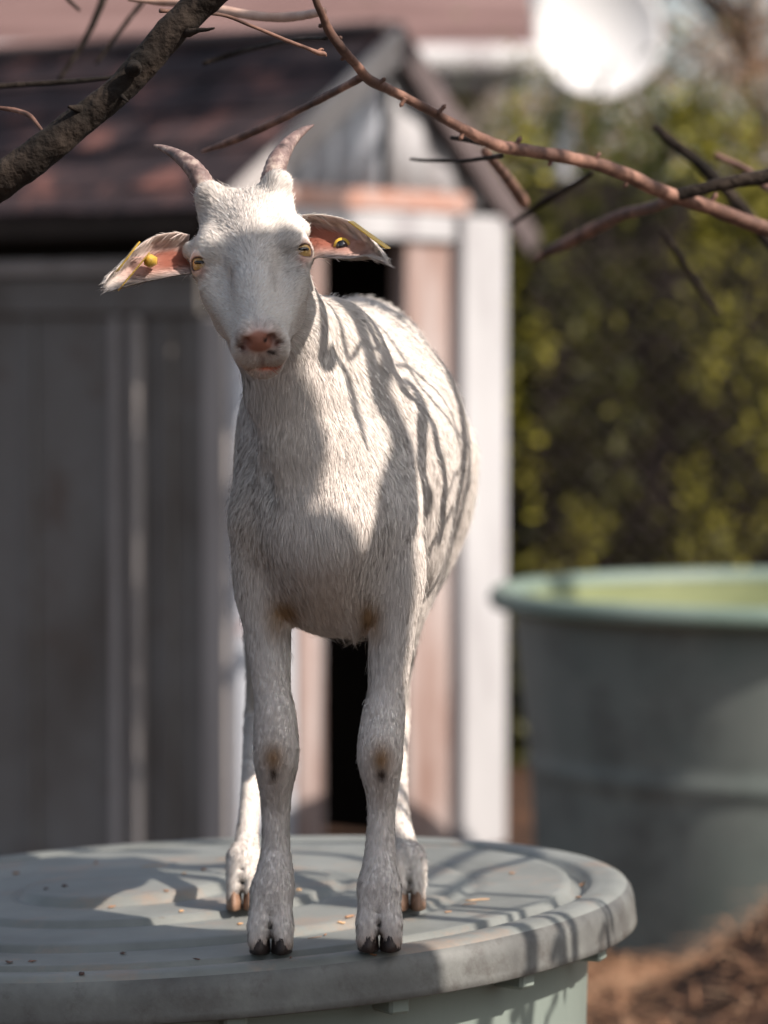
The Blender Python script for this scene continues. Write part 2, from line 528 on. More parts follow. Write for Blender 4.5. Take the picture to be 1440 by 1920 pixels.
# interior and remaining sides
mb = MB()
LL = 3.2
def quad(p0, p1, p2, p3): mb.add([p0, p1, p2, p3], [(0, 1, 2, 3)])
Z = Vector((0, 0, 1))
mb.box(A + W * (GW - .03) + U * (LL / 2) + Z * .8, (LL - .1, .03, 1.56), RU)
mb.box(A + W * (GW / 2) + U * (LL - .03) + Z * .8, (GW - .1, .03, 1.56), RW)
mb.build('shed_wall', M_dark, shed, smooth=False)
# long side
ubox('corner_board', .0, upx(385), .02, 1.33, .05, M_batten, off=.012)
ubox('side_panel', upx(383), upx(276), .02, 1.335, .02, M_grey, off=.0)
ubox('side_panel', upx(274), upx(212), .02, 1.335, .02, M_grey, off=-.006)
ubox('side_panel', upx(210), upx(-120), .02, 1.335, .02, M_grey, off=.0)
ubox('side_panel', upx(-123), 3.1, .02, 1.335, .02, M_grey, off=-.004)
ubox('batten', upx(273), upx(258), .02, 1.33, .025, M_batten, off=.028)
ubox('batten', upx(330), upx(323), .02, 1.33, .015, M_grey, off=.018)
ubox('batten', upx(232), upx(216), .02, 1.33, .015, M_batten, off=.018)
ubox('batten', upx(70), upx(60), .02, 1.33, .012, M_grey, off=.014)
ubox('cross_board', upx(384), 3.1, 1.335, 1.425, .04, M_grey, off=.02)
ubox('rail', upx(384), 3.1, 1.43, 1.462, .06, M_batten, off=.04)
ubox('eave_dark_gap', .0, 3.1, 1.47, 1.60, .03, M_dark, off=-.06)  # near-black strip stands for the shadowed gap under the eave
# roof
def slope(name, g_from, g_to, z_from, z_to, th, mat, u0, u1, courses=9):
    """a roof plane as overlapping courses of shingles"""
    m = MB()
    n = courses
    d = (W * (g_to - g_from) + Z * (z_to - z_from))
    ln = d.length
    d.normalize()
    nrm = d.cross(U)
    if nrm.z < 0: nrm = -nrm
    rot = Matrix((U, d, U.cross(d))).transposed()
    for i in range(n):
        L0 = ln / n
        x = u0
        while x < u1:
            w = random.uniform(.10, .2)
            w = min(w, u1 - x)
            c = A + W * g_from + Z * z_from + d * (L0 * (i + .5) + random.uniform(-.006, .006)) + U * (x + w / 2) + nrm * (th / 2 + .008 * (i % 2) + random.uniform(0, .006))
            m.box(c, (w - .004, L0 * 1.25, th), rot)
            x += w
    return m.build(name, mat, shed, smooth=False)
ov = .09
sl = (PZ - EZ) / GP
slope('roof_slope', -ov, GP, EZ - sl * ov + .02, PZ + .02, .018, M_roof, -.03, LL)
sr = (PZ - EZ) / (GW - GP)
slope('roof_slope', GW + ov, GP, EZ - sr * ov + .02, PZ + .02, .018, M_roof, -.03, LL)
mb = MB()
for g0, z0 in ((-ov - .01, EZ - sl * ov - .005), (GW + ov + .01, EZ - sr * ov - .005)):
    p0 = A + W * g0 + Z * z0 - U * .045
    p1 = A + W * GP + Z * (PZ + .005) - U * .045
    d = (p1 - p0)
    xa = d.normalized()
    rot = Matrix((xa, xa.cross(NW).normalized() * -1, NW)).transposed()
    m2 = MB().box((p0 + p1) / 2, (d.length + .02, .07, .022), rot, bev=.003)
    m2.build('verge_board', M_batten if g0 < 0 else M_verge, shed, smooth=False)
mb2 = MB().box(A + W * GP + Z * (PZ + .045) + U * (LL / 2 - .03), (LL, .10, .03), RU, bev=.008)
mb2.build('ridge_cap', M_verge, shed, smooth=False)
mb2 = MB().box(A + W * (-ov - .012) + Z * (EZ - sl * ov - .005) + U * (LL / 2), (LL, .02, .05), RU)
mb2.build('eave_trim', M_dark, shed, smooth=False)

# ------------------------------------------------------------------ house behind
HY = 16.0
house = empty('house', (-2, HY, 0), 'low house behind the shed with a long pinkish red tiled roof and white gutter', 'house')
hx1 = P(990, 150, HY).x
hz0 = P(990, 165, HY).z
mb = MB()
n = 26
for i in range(n):
    y0, z0 = HY - .25 + .22 * i, hz0 + .10 + .115 * i
    yc, zc = y0 + .12, z0 + .06
    rot = Matrix.Rotation(math.atan2(.115, .22) * .72, 3, 'X')
    mb.box((hx1 - 4.5, yc, zc), (9.05, .265, .035), rot)
mb.build('roof', M_tile, house, smooth=False)
MB().box((hx1 - 4.5, HY + 2.2, hz0 / 2 + .05), (8.8, 4.2, hz0 + .1)).build('house_wall', M_wall, house, smooth=False)
MB().box((hx1 - 4.5, HY - .28, hz0 + .065), (9.12, .03, .17), bev=.01).build('fascia', M_white, house, smooth=False)
MB().tube([(hx1 - 9.1, HY - .36, hz0 + .10), (hx1 + .03, HY - .36, hz0 + .10)], .055, 12).build('gutter', M_white, house)
# satellite dish on its pole
dp = P(1120, 62, 12.6)
dish = empty('satellite_dish', (dp.x, dp.y, 0), 'round white satellite dish on a grey pole above the hedge', 'satellite dish')
rd = 121 / F * 12.6
nd = Vector((.12, -1, .22)).normalized()
ta = nd.cross(Z).normalized(); tb = ta.cross(nd)
v, f = [], []
for j in range(13):
    rr = rd * j / 12
    for k in range(48):
        a = 2 * math.pi * k / 48
        v.append(dp + ta * rr * math.cos(a) + tb * rr * math.sin(a) * 1.06 + nd * (.35 * rr * rr / rd - .05))
for side in (0,):
    for j in range(12):
        for k in range(48):
            k2 = (k + 1) % 48
            f.append((j * 48 + k, (j + 1) * 48 + k, (j + 1) * 48 + k2, j * 48 + k2))
o = MB().add(v, f).build('reflector', M_dish, dish)
md = o.modifiers.new('t', 'SOLIDIFY'); md.thickness = .006
MB().tube([dp - nd * .22, dp - nd * .07], .05, 12).build('bracket', M_metal, dish)
MB().tube([(dp.x - .1, dp.y + .13, 0), (dp.x - .1, dp.y + .13, dp.z + .02)], .028, 12).build('pole', M_metal, dish)
MB().tube([dp - tb * rd * .9, dp + nd * .22 - tb * rd * .75], .008, 8).build('feed_arm', M_metal, dish)

# ------------------------------------------------------------------ hedge, trees behind, wire fence
def leaf_cloud(n, sampler, size, tilt=1.0, aspect=.45):
    """n small folded leaves; sampler(n) gives positions"""
    p = sampler(n)
    d = rng.normal(size=(n, 3)); d /= np.linalg.norm(d, axis=1)[:, None]
    u = rng.normal(size=(n, 3)); u -= (u * d).sum(1)[:, None] * d; u /= np.linalg.norm(u, axis=1)[:, None]
    l = size * rng.uniform(.5, 1.3, n)[:, None]
    nrm = np.cross(d, u)
    a, b_ = p - d * l * .5, p + d * l * .5
    c, e = p + u * l * aspect * .5 + nrm * l * .12, p - u * l * aspect * .5 + nrm * l * .12
    v = np.stack([a, c, b_, e], 1).reshape(-1, 3)
    return v, n
def quads_mesh(name, v, n, mat, parent=None):
    me = bpy.data.meshes.new(name)
    me.vertices.add(n * 4); me.vertices.foreach_set('co', v.astype(np.float32).ravel())
    me.loops.add(n * 4); me.loops.foreach_set('vertex_index', np.arange(n * 4, dtype=np.int32))
    me.polygons.add(n); me.polygons.foreach_set('loop_start', np.arange(0, n * 4, 4, dtype=np.int32))
    me.update(calc_edges=True)
    return link(name, me, mat, parent, smooth=False)

HG = 11.2
hedge = empty('hedge', (1.2, HG, 0), 'tall shaggy olive green hedge behind the open tub', 'hedge')
HT = P(1200, 215, HG).z
def hedge_pts(n):
    k = int(n / 52)
    cx, cz = rng.uniform(-3.2, 3.4, k), rng.uniform(0, HT - .05, k)
    cy = HG + rng.uniform(-.15, .40, k)
    rr = rng.uniform(.035, .10, k)
    cen = np.stack([cx, cy, cz], 1)
    i = rng.integers(0, k, n)
    q = cen[i] + rng.normal(size=(n, 3)) * rr[i][:, None] * np.array([.6, .6, 1.25])
    q[:, 2] = np.abs(q[:, 2])
    return q
v, n = leaf_cloud(30000, hedge_pts, .06)
quads_mesh('foliage', v, n, M_hedge, hedge)
def sprig_pts(n):
    k = int(n / 40)
    cen = np.stack([rng.uniform(-3.2, 3.4, k), HG - .18 + rng.uniform(-.1, .08, k), rng.uniform(0, HT, k)], 1)
    ok = [mnoise.noise((c[0] * 2.2, c[2] * 2.0, 5)) + .25 * (c[2] - 1.0) > -.08 for c in cen]
    cen = cen[ok]; k = len(cen)
    i = rng.integers(0, k, n)
    q = cen[i] + rng.normal(size=(n, 3)) * rng.uniform(.015, .06, k)[i][:, None] * np.array([1, .8, 1.9])
    q[:, 2] = np.abs(q[:, 2])
    return q
v, n = leaf_cloud(19000, sprig_pts, .045)
quads_mesh('sprig', v, n, M_hedge_lit, hedge)  # clumps meant to look sunlit, in the paler leaf colour
def top_pts(n):      # sparse shoots along the top
    k = 160
    cx = rng.uniform(-3, 3.3, k)
    i = rng.integers(0, k, n)
    t = rng.uniform(0, 1, n) ** 1.5
    hh = rng.uniform(.05, .2, k)
    return np.stack([cx[i] + rng.normal(size=n) * .02, HG + .15 + rng.normal(size=n) * .08, HT - .1 + t * hh[i] + .05], 1)
v, n = leaf_cloud(3500, top_pts, .035)
quads_mesh('shoot', v, n, M_hedge, hedge)
mb = MB()
mb.box((.1, HG + .62, HT / 2 - .06), (6.6, .35, HT - .22))
mb.build('dark_core', M_dark, hedge, smooth=False)  # plain near-black block: shade inside the hedge put into colour

def crown(name, loc, label, cat, mat, zc, rx, rz, n, size, trunk_r=.07, group=None):
    t = empty(name, loc, label, cat, group)
    def pts(n):
        k = 60
        d = rng.normal(size=(k, 3)); d /= np.linalg.norm(d, axis=1)[:, None]
        cen = np.array(loc) + np.array([0, 0, zc]) + d * rng.uniform(.2, 1, k)[:, None] * np.array([rx, rx * .8, rz])
        i = rng.integers(0, k, n)
        return cen[i] + rng.normal(size=(n, 3)) * rng.uniform(.12, .3, k)[i][:, None]
    v, n = leaf_cloud(n, pts, size)
    quads_mesh('crown', v, n, mat, t)
    x, y, z = loc
    m = MB()
    m.tube([(x, y, 0), (x + .05, y, zc * .5), (x, y, zc + rz * .6)], [trunk_r, trunk_r * .8, trunk_r * .3], 10)
    for k in range(14):
        a = random.uniform(0, 6.28); z0 = zc + random.uniform(-.7, .4) * rz
        m.tube([(x, y, z0), (x + math.cos(a) * rx * .5, y + math.sin(a) * rx * .5, z0 + .25 * rz), (x + math.cos(a) * rx, y + math.sin(a) * rx, z0 + .6 * rz)], [trunk_r * .4, trunk_r * .25, trunk_r * .08], 6)
    m.build('trunk', M_bark, t)
crown('autumn_tree', (1.42, 14.6, 0), 'reddish brown leafed tree right behind the hedge, beside the satellite dish', 'tree', M_autumn, 2.25, .55, .75, 3600, .045, .05)
crown('autumn_tree', (2.5, 19.5, 0), 'reddish brown tree farther back at the right edge, with sky showing beside it', 'tree', M_autumn, 2.6, .9, 1.0, 3200, .06, .07)
crown('green_tree', (.72, 13.2, 0), 'small olive green tree standing under the satellite dish', 'tree', M_fir, 1.75, .42, .32, 4200, .045, .04)
crown('autumn_tree', (1.15, 24, 0), 'big brown tree far behind the satellite dish', 'tree', M_autumn, 2.6, 1.3, 1.3, 3200, .08, .08)
crown('green_tree', (4.6, 26, 0), 'green tree farthest to the right behind the hedge', 'tree', M_fir, 2.2, 1.5, 1.2, 6000, .09, .1)

# chain link fence in front of the hedge
FY = 10.55
fence = empty('wire_fence', (1.6, FY, 0), 'thin chain link wire fence in front of the hedge', 'fence')
mb = MB()
x0, x1, fz = .42, 3.0, 1.55
st = .06
k = x0 - fz
while k < x1:
    for sgn in (1, -1):
        a = max(x0, k) ; b = min(x1, k + fz)
        if b > a:
            za, zb = (a - k), (b - k)
            if sgn < 0: za, zb = fz - za, fz - zb
            mb.tube([(a, FY + .002 * sgn, za), (b, FY + .002 * sgn, zb)], .0010, 4, cap=False)
    k += st
mb.build('wire_mesh', M_verge, fence)
for x in (2.2, 3.0):
    MB().tube([(x, FY + .03, 0), (x, FY + .03, fz + .03)], .019, 10).build('fence_post', M_metal, fence)

# ================================================================== the goat
def foot(px, py):
    d = depth_on_lid(px, py)
    p = P(px, py, d)
    p.z = max(lid_z(p.x + a, p.y + b) for a in (-.014, 0, .014) for b in (-.012, 0, .012))
    return p, d

class Grid:
    def __init__(self, xs, ys, zs):
        self.x, self.y, self.z = [np.asarray(a, np.float32) for a in (xs, ys, zs)]
        self.f = np.full((len(xs), len(ys), len(zs)), .2, np.float32)
    def _sl(self, lo, hi):
        s = []
        for a, l, h in zip((self.x, self.y, self.z), lo, hi):
            i0 = max(int(np.searchsorted(a, l)) - 1, 0)
            i1 = min(int(np.searchsorted(a, h)) + 1, len(a))
            s.append(slice(i0, i1))
        return tuple(s)
    def apply(self, fn, lo, hi, k, sub=False):
        m = k + .012
        sl = self._sl([a - m for a in lo], [a + m for a in hi])
        X, Y, Zz = self.x[sl[0]][:, None, None], self.y[sl[1]][None, :, None], self.z[sl[2]][None, None, :]
        if 0 in (X.size, Y.size, Zz.size): return
        d = fn(X, Y, Zz).astype(np.float32)
        f = self.f[sl]
        if sub: d = -d
        h = np.clip(k - np.abs(f - d), 0, None) / k
        bl = h * h * k * .25
        self.f[sl] = (np.maximum(f, d) + bl) if sub else (np.minimum(f, d) - bl)
    def cone(self, a, b, r1, r2, k=.02, sub=False):
        a, b = np.array(a, float), np.array(b, float)
        ba = b - a
        l2 = float(ba @ ba) + 1e-12
        def fn(X, Y, Zz):
            t = np.clip(((X - a[0]) * ba[0] + (Y - a[1]) * ba[1] + (Zz - a[2]) * ba[2]) / l2, 0, 1)
            return np.sqrt((X - a[0] - t * ba[0]) ** 2 + (Y - a[1] - t * ba[1]) ** 2 + (Zz - a[2] - t * ba[2]) ** 2) - (r1 + (r2 - r1) * t)
        r = max(r1, r2)
        self.apply(fn, np.minimum(a, b) - r, np.maximum(a, b) + r, k, sub)
    def chain(self, pts, k=.02):
        for (a, r1), (b, r2) in zip(pts, pts[1:]):
            self.cone(a, b, r1, r2, k)
    def ell(self, c, r, rot=None, k=.02, sub=False):
        """rot: 3 rows = local axes in world"""
        c, r = np.array(c, float), np.array(r, float)
        M = np.eye(3) if rot is None else np.array(rot, float)
        def fn(X, Y, Zz):
            dx, dy, dz = X - c[0], Y - c[1], Zz - c[2]
            q = [(M[i, 0] * dx + M[i, 1] * dy + M[i, 2] * dz) for i in range(3)]
            k0 = np.sqrt(sum((q[i] / r[i]) ** 2 for i in range(3)))
            k1 = np.sqrt(sum((q[i] / r[i] ** 2) ** 2 for i in range(3))) + 1e-6
            return k0 * (k0 - 1) / k1
        R_ = r.max()
        self.apply(fn, c - R_, c + R_, k, sub)
    def mesh(self):
        """surface nets"""
        f = self.f
        s = f < 0
        nx, ny, nz = f.shape
        cnt = np.zeros((nx - 1, ny - 1, nz - 1), np.int8)
        for i in (0, 1):
            for j in (0, 1):
                for k in (0, 1):
                    cnt += s[i:nx - 1 + i, j:ny - 1 + j, k:nz - 1 + k]
        act = (cnt > 0) & (cnt < 8)
        idx = np.full(act.shape, -1, np.int64)
        I, J, K = np.nonzero(act)
        idx[I, J, K] = np.arange(len(I))
        acc = np.zeros((len(I), 3)); w = np.zeros(len(I))
        cr = [(i, j, k) for i in (0, 1) for j in (0, 1) for k in (0, 1)]
        for a in cr:
            for ax in range(3):
                if a[ax] == 1: continue
                b = list(a); b[ax] = 1
                fa = f[I + a[0], J + a[1], K + a[2]]; fb = f[I + b[0], J + b[1], K + b[2]]
                m = (fa < 0) != (fb < 0)
                t = np.where(m, fa / np.where(m, fa - fb, 1), 0)
                p = np.stack([self.x[I + a[0]], self.y[J + a[1]], self.z[K + a[2]]], 1).astype(float)
                q = np.stack([self.x[I + b[0]], self.y[J + b[1]], self.z[K + b[2]]], 1).astype(float)
                acc += np.where(m[:, None], p + (q - p) * t[:, None], 0)
                w += m
        V = acc / w[:, None]
        Fs = []
        for ax in range(3):
            o = [slice(None)] * 3; o2 = [slice(None)] * 3
            o[ax] = slice(0, -1); o2[ax] = slice(1, None)
            sa, sb = s[tuple(o)], s[tuple(o2)]
            ch = sa != sb
            I, J, K = np.nonzero(ch)
            a1, a2 = [(1, 2), (2, 0), (0, 1)][ax]
            c = np.stack([I, J, K], 1)
            ok = (c[:, a1] > 0) & (c[:, a2] > 0) & (c[:, a1] < f.shape[a1] - 1) & (c[:, a2] < f.shape[a2] - 1)
            c = c[ok]
            inside = sa[I, J, K][ok]
            e1 = np.zeros(3, int); e1[a1] = 1
            e2 = np.zeros(3, int); e2[a2] = 1
            g = [c - e1 - e2, c - e2, c, c - e1]
            q = np.stack([idx[a[:, 0], a[:, 1], a[:, 2]] for a in g], 1)
            q = np.where(inside[:, None], q, q[:, ::-1])
            Fs.append(q)
        Fq = np.concatenate(Fs)
        Fq = Fq[(Fq >= 0).all(1)]
        return V, Fq

def rng_axis(segs):
    """segs: list of (start, end, step)"""
    out = []
    for a, b, st in segs:
        out += list(np.arange(a, b - 1e-9, st))
    return out
zfoot = 0.70
G = Grid(rng_axis([(-.21, .13, .0024)]),
         rng_axis([(3.16, 3.42, .0022), (3.42, 4.02, .0032)]),
         rng_axis([(.685, .80, .0024), (.80, 1.22, .0032), (1.22, 1.45, .0020)]))
def m_(px, d): return px * d / F          # pixels to metres at a depth

# ---- feet and legs (front): list of (py, x centre, half width in pixels)
def leg(path, k=.010, dz=0.0):
    path = [(px, py, hw, d + dz * min(max((py - 1300) / 250, 0), 1)) for px, py, hw, d in path]
    q = spline([(*P(px, py, d), m_(hw, d)) for px, py, hw, d in path], 5)
    pr = [(a[:3], a[3] * .905) for a in q]
    n_ = len(pr) - 1
    for i in range(n_):
        kk = max(.0022, k * (1 - i / (n_ * .6)))
        G.cone(pr[i][0], pr[i + 1][0], pr[i][1], pr[i + 1][1], kk)
fL, dL = foot(508, 1786)
fR, dR = foot(711, 1782)
hL, dhL = foot(455, 1708)
hR, dhR = foot(768, 1706)
GRP = {}
# trunk
G.ell(P(672, 838, 3.70), (.098, .165, .122), k=.03)
G.ell(P(708, 850, 3.74), (.088, .13, .120), k=.03)
G.ell(P(686, 745, 3.86), (.080, .105, .088), k=.04)
G.ell(P(786, 925, 3.59), (.030, .07, .085), k=.035)
G.cone(P(626, 672, 3.53), P(672, 640, 3.88), .036, .036, .05)
# chest and shoulders
G.ell(P(612, 915, 3.525), (.068, .10, .108), k=.04)
G.ell(P(604, 985, 3.425), (.046, .052, .070), k=.035)
for sx, px in ((-1, 497), (1, 712)):
    G.cone(P(px + (38 if sx < 0 else 4), 810, 3.53), P(px + (16 if sx < 0 else 0), 985, 3.46), .030, .029, .05)
    G.cone(P(px + (12 if sx < 0 else 0), 985, 3.46), P(px + (2 if sx < 0 else 18), 1110, 3.455), .028, .025, .03)
# fold between the neck and the shoulder
# withers and neck
G.chain([(P(604, 640, 3.53), .034), (P(600, 780, 3.51), .050), (P(600, 930, 3.48), .058)], .05)
G.chain([(P(506, 560, 3.40), .034), (P(525, 640, 3.41), .037), (P(552, 740, 3.42), .042), (P(580, 860, 3.412), .044), (P(602, 965, 3.408), .043)], .016)
G.cone(P(562, 612, 3.46), P(602, 700, 3.51), .028, .042, .05)
for pts_ in (((462, 790, 3.415), (492, 880, 3.400)), ((492, 880, 3.400), (530, 960, 3.385))):
    G.cone(P(*pts_[0]), P(*pts_[1]), .006, .005, .022, sub=True)
# brisket
G.cone(P(602, 1000, 3.405), P(622, 1110, 3.45), .040, .028, .04)
G.cone(P(622, 1100, 3.46), P(665, 1040, 3.68), .028, .080, .05)
G.ell(P(662, 1165, 3.46), (.010, .016, .014), k=.012)
# front legs
leg([(500, 1040, 46, 3.46), (497, 1110, 44, 3.455), (503, 1195, 44, 3.45), (508, 1272, 38, 3.445), (515, 1330, 33, 3.44)], .02)
leg([(515, 1330, 33, 3.44), (518, 1395, 38, 3.435), (518, 1435, 38, 3.435), (517, 1480, 31, 3.44), (517, 1520, 28, 3.445), (517, 1590, 28, 3.445), (516, 1628, 34, 3.440), (514, 1650, 35, 3.438)], dz=dL + .006 - 3.44)
leg([(735, 1040, 50, 3.46), (735, 1110, 46, 3.455), (733, 1195, 45, 3.45), (728, 1272, 39, 3.445), (721, 1330, 34, 3.44)], .02)
leg([(721, 1330, 34, 3.44), (713, 1395, 38, 3.435), (713, 1435, 38, 3.435), (716, 1480, 31, 3.44), (715, 1520, 27, 3.445), (713, 1590, 29, 3.445), (711, 1628, 33, 3.440), (711, 1650, 34, 3.438)], dz=dR + .006 - 3.44)
def toes(c, d, w, front=True, h=95, lean=0.0):
    """two claws with a cleft between them, feet at point c"""
    cx = 720 + F * 0  # unused
    for s in (-1, 1):
        a = c + Vector((s * w * .42 + lean, .000, m_(h + 14, d)))
        b = c + Vector((s * w * .53, -.008, m_(52, d)))
        e = c + Vector((s * w * .57, -.012, m_(21, d)))
        G.cone(a, b, w * .47, w * .50, .018)
        G.cone(b, e, w * .49, w * .45, .003)
    for hh, rr in ((78, .0018), (55, .0030), (30, .0042), (8, .0055)):      # the cleft
        q = c + Vector((0, -.008 - w * .5, m_(hh, d)))
        G.cone(q, q + Vector((0, .010, -.004)), rr, rr * .7, .003, sub=True)
    for s in (-1, 1):   # dew claws behind
        a = c + Vector((s * w * .5, .026, m_(h + 2, d)))
        G.cone(a, a + Vector((0, .004, -.006)), .006, .004, .008)
toes(fL, dL, .0205)
toes(fR, dR, .0205)
# knee bumps
G.ell(P(516, 1412, 3.425 + (dL - 3.434) * .45), (.013, .010, .020), k=.012)
G.ell(P(714, 1412, 3.425 + (dR - 3.434) * .45), (.013, .010, .020), k=.012)
# hind legs: thigh, stifle, hock, cannon, pastern
leg([(600, 860, 150, 3.84), (548, 1000, 105, 3.84), (508, 1130, 58, 3.80), (490, 1260, 30, 3.84), (482, 1345, 23, 3.88)], .03)
leg([(482, 1345, 23, 3.88), (474, 1440, 19, 3.83), (466, 1540, 19, 3.77), (461, 1590, 23, 3.735), (459, 1625, 24, 3.722)], .008, dz=dhL + .004 - 3.722)
leg([(752, 860, 150, 3.84), (765, 1000, 95, 3.84), (752, 1130, 56, 3.80), (744, 1260, 28, 3.84), (742, 1345, 25, 3.88)], .03)
leg([(742, 1345, 25, 3.88), (742, 1440, 20, 3.83), (750, 1540, 20, 3.77), (761, 1590, 23, 3.735), (764, 1625, 24, 3.722)], .008, dz=dhR + .004 - 3.722)
toes(hL, dhL, .0150, False, 84)
toes(hR, dhR, .0150, False, 84)

# ---- head: local frame, a along the face to the nose, b out of the forehead, c to the photo's right
HP, HRoll = R(44), R(7.2)
HO = np.array(P(466, 446, 3.315))
Lx = np.array([0, -math.cos(HP), -math.sin(HP)])
Ux = np.array([0, -math.sin(HP), math.cos(HP)])
Cx = np.array([1.0, 0, 0])
rr_ = np.array(Matrix.Rotation(-HRoll, 3, Vector((0, 1, 0))))
rr_ = rr_.T if (rr_ @ Cx)[2] < 0 else rr_
yaw = np.array(Matrix.Rotation(R(0.0), 3, 'Z'))
Lx, Ux, Cx = [yaw @ (rr_ @ a) for a in (Lx, Ux, Cx)]
HR = np.array([Lx, Ux, Cx])
def H(a, b, c): return HO + Lx * a + Ux * b + Cx * c
G.ell(H(-.032, -.036, 0), (.052, .043, .045), HR, .012)
G.ell(H(-.055, -.014, -.022), (.020, .017, .020), HR, .014)
G.ell(H(-.055, -.014, .022), (.020, .017, .018), HR, .014)
for s in (-1, 1):
    G.ell(H(-.008, -.016, s * .034), (.024, .016, .014), HR, .014)           # brow
    G.ell(H(.014, -.036, s * .033), (.026, .017, .013), HR, .010)
    G.cone(H(-.028, -.070, s * .018), H(.030, -.064, s * .017), .023, .019, .016)   # jaw
    G.cone(H(.030, -.064, s * .018), H(.085, -.054, s * .008), .020, .012, .016)
    G.cone(H(.022, -.040, s * .024), H(.082, -.035, s * .010), .0205, .0155, .014)
G.cone(H(-.01, -.027, 0), H(.050, -.021, 0), .029, .0195, .010)
G.cone(H(.050, -.021, 0), H(.096, -.022, 0), .0195, .0155, .010)
for s in (-1, 1):
    G.ell(H(.101, -.0375, s * .0100), (.014, .0215, .0150), HR, .008)           # upper lip pads
    G.ell(H(.104, -.0165, s * .0095), (.0105, .0105, .0085), HR, .006)       # nostril wings
G.ell(H(.1095, -.021, 0), (.007, .0105, .009), HR, .006)                      # nose pad
G.ell(H(.092, -.0645, 0), (.016, .0125, .0170), HR, .010)                      # chin and lower lip
# mouth slit and lip split
for s in (-1, 1):
    G.cone(H(.112, -.0570, 0), H(.088, -.0545, s * .027), .0024, .0016, .003, sub=True)
G.cone(H(.1185, -.032, 0), H(.1135, -.055, 0), .0010, .0010, .002, sub=True)
for s in (-1, 1):
    G.ell(H(.1135, -.0175, s * .0105), (.0070, .0042, .0034), np.array([Lx, (Ux + Cx * s * .8) / 1.28, (Cx - Ux * s * .8) / 1.28]), .003, sub=True)
    G.cone(H(.114, -.021, s * .0125), H(.108, -.0290, s * .0168), .0026, .0014, .003, sub=True)
# eye: lid bulge and almond opening
EYES = []
for s in (-1, 1):
    ec = H(.001, -.024, s * .0430)
    ez = Cx * s * .64 + Ux * .54 + Lx * .42; ez /= np.linalg.norm(ez)      # where the eye looks
    EYES.append((ec, ez, s))
    G.ell(ec - ez * .0045, (.0160, .0160, .0160), k=.008)
    up = -Lx * .75 + Ux * .6; up -= ez * (up @ ez); up /= np.linalg.norm(up)
    hz = np.cross(up, ez)
    G.ell(ec + ez * .0085, (.0122, .0045, .0130), np.array([hz, up, ez]), .003, sub=True)
    # tear crease
    G.cone(ec + Lx * .011 + ez * .009, ec + Lx * .026 + ez * .006 - Cx * s * .006, .0014, .0008, .005, sub=True)
# temples and facial crest hollows
for s in (-1, 1):
    G.ell(H(.045, -.012, s * .030), (.030, .010, .010), HR, .012, sub=True)
    G.ell(H(-.030, .008, s * .046), (.014, .010, .008), HR, .010, sub=True)
# horn bosses
HB = [(H(-.062, .000, -.031), -1), (H(-.064, .002, .030), 1)]
for hb, s in HB:
    G.ell(hb, (.0115, .0115, .0115), k=.010)
# throat
G.cone(H(-.045, -.078, 0), P(507, 590, 3.41), .033, .036, .03)
# ear roots
for s, p in ((-1, P(364, 472, 3.35)), (1, P(560, 432, 3.36))):
    G.cone(H(-.038, -.042, s * .035), p, .014, .009, .010)

GV, GF = G.mesh()
# ---- relax slightly and compute normals
def vnormals(V, Fq):
    a, b, c, d = [V[Fq[:, i]] for i in range(4)]
    n = np.cross(c - a, d - b)
    N_ = np.zeros_like(V)
    for i in range(4):
        np.add.at(N_, Fq[:, i], n)
    return N_ / np.maximum(np.linalg.norm(N_, axis=1), 1e-12)[:, None]
def relax(V, Fq, it=2, lam=.5):
    for _ in range(it):
        s = np.zeros_like(V); w = np.zeros(len(V))
        for i in range(4):
            j = (i + 1) % 4
            np.add.at(s, Fq[:, i], V[Fq[:, j]]); np.add.at(s, Fq[:, j], V[Fq[:, i]])
            np.add.at(w, Fq[:, i], 1); np.add.at(w, Fq[:, j], 1)
        V = V + (s / np.maximum(w, 1)[:, None] - V) * lam
    return V
GV = relax(GV, GF, 3, .5)
GN = vnormals(GV, GF)
vol = (GV[GF[:, 0]] * np.cross(GV[GF[:, 1]], GV[GF[:, 2]])).sum()
if vol < 0:
    GF = GF[:, ::-1]; GN = -GN

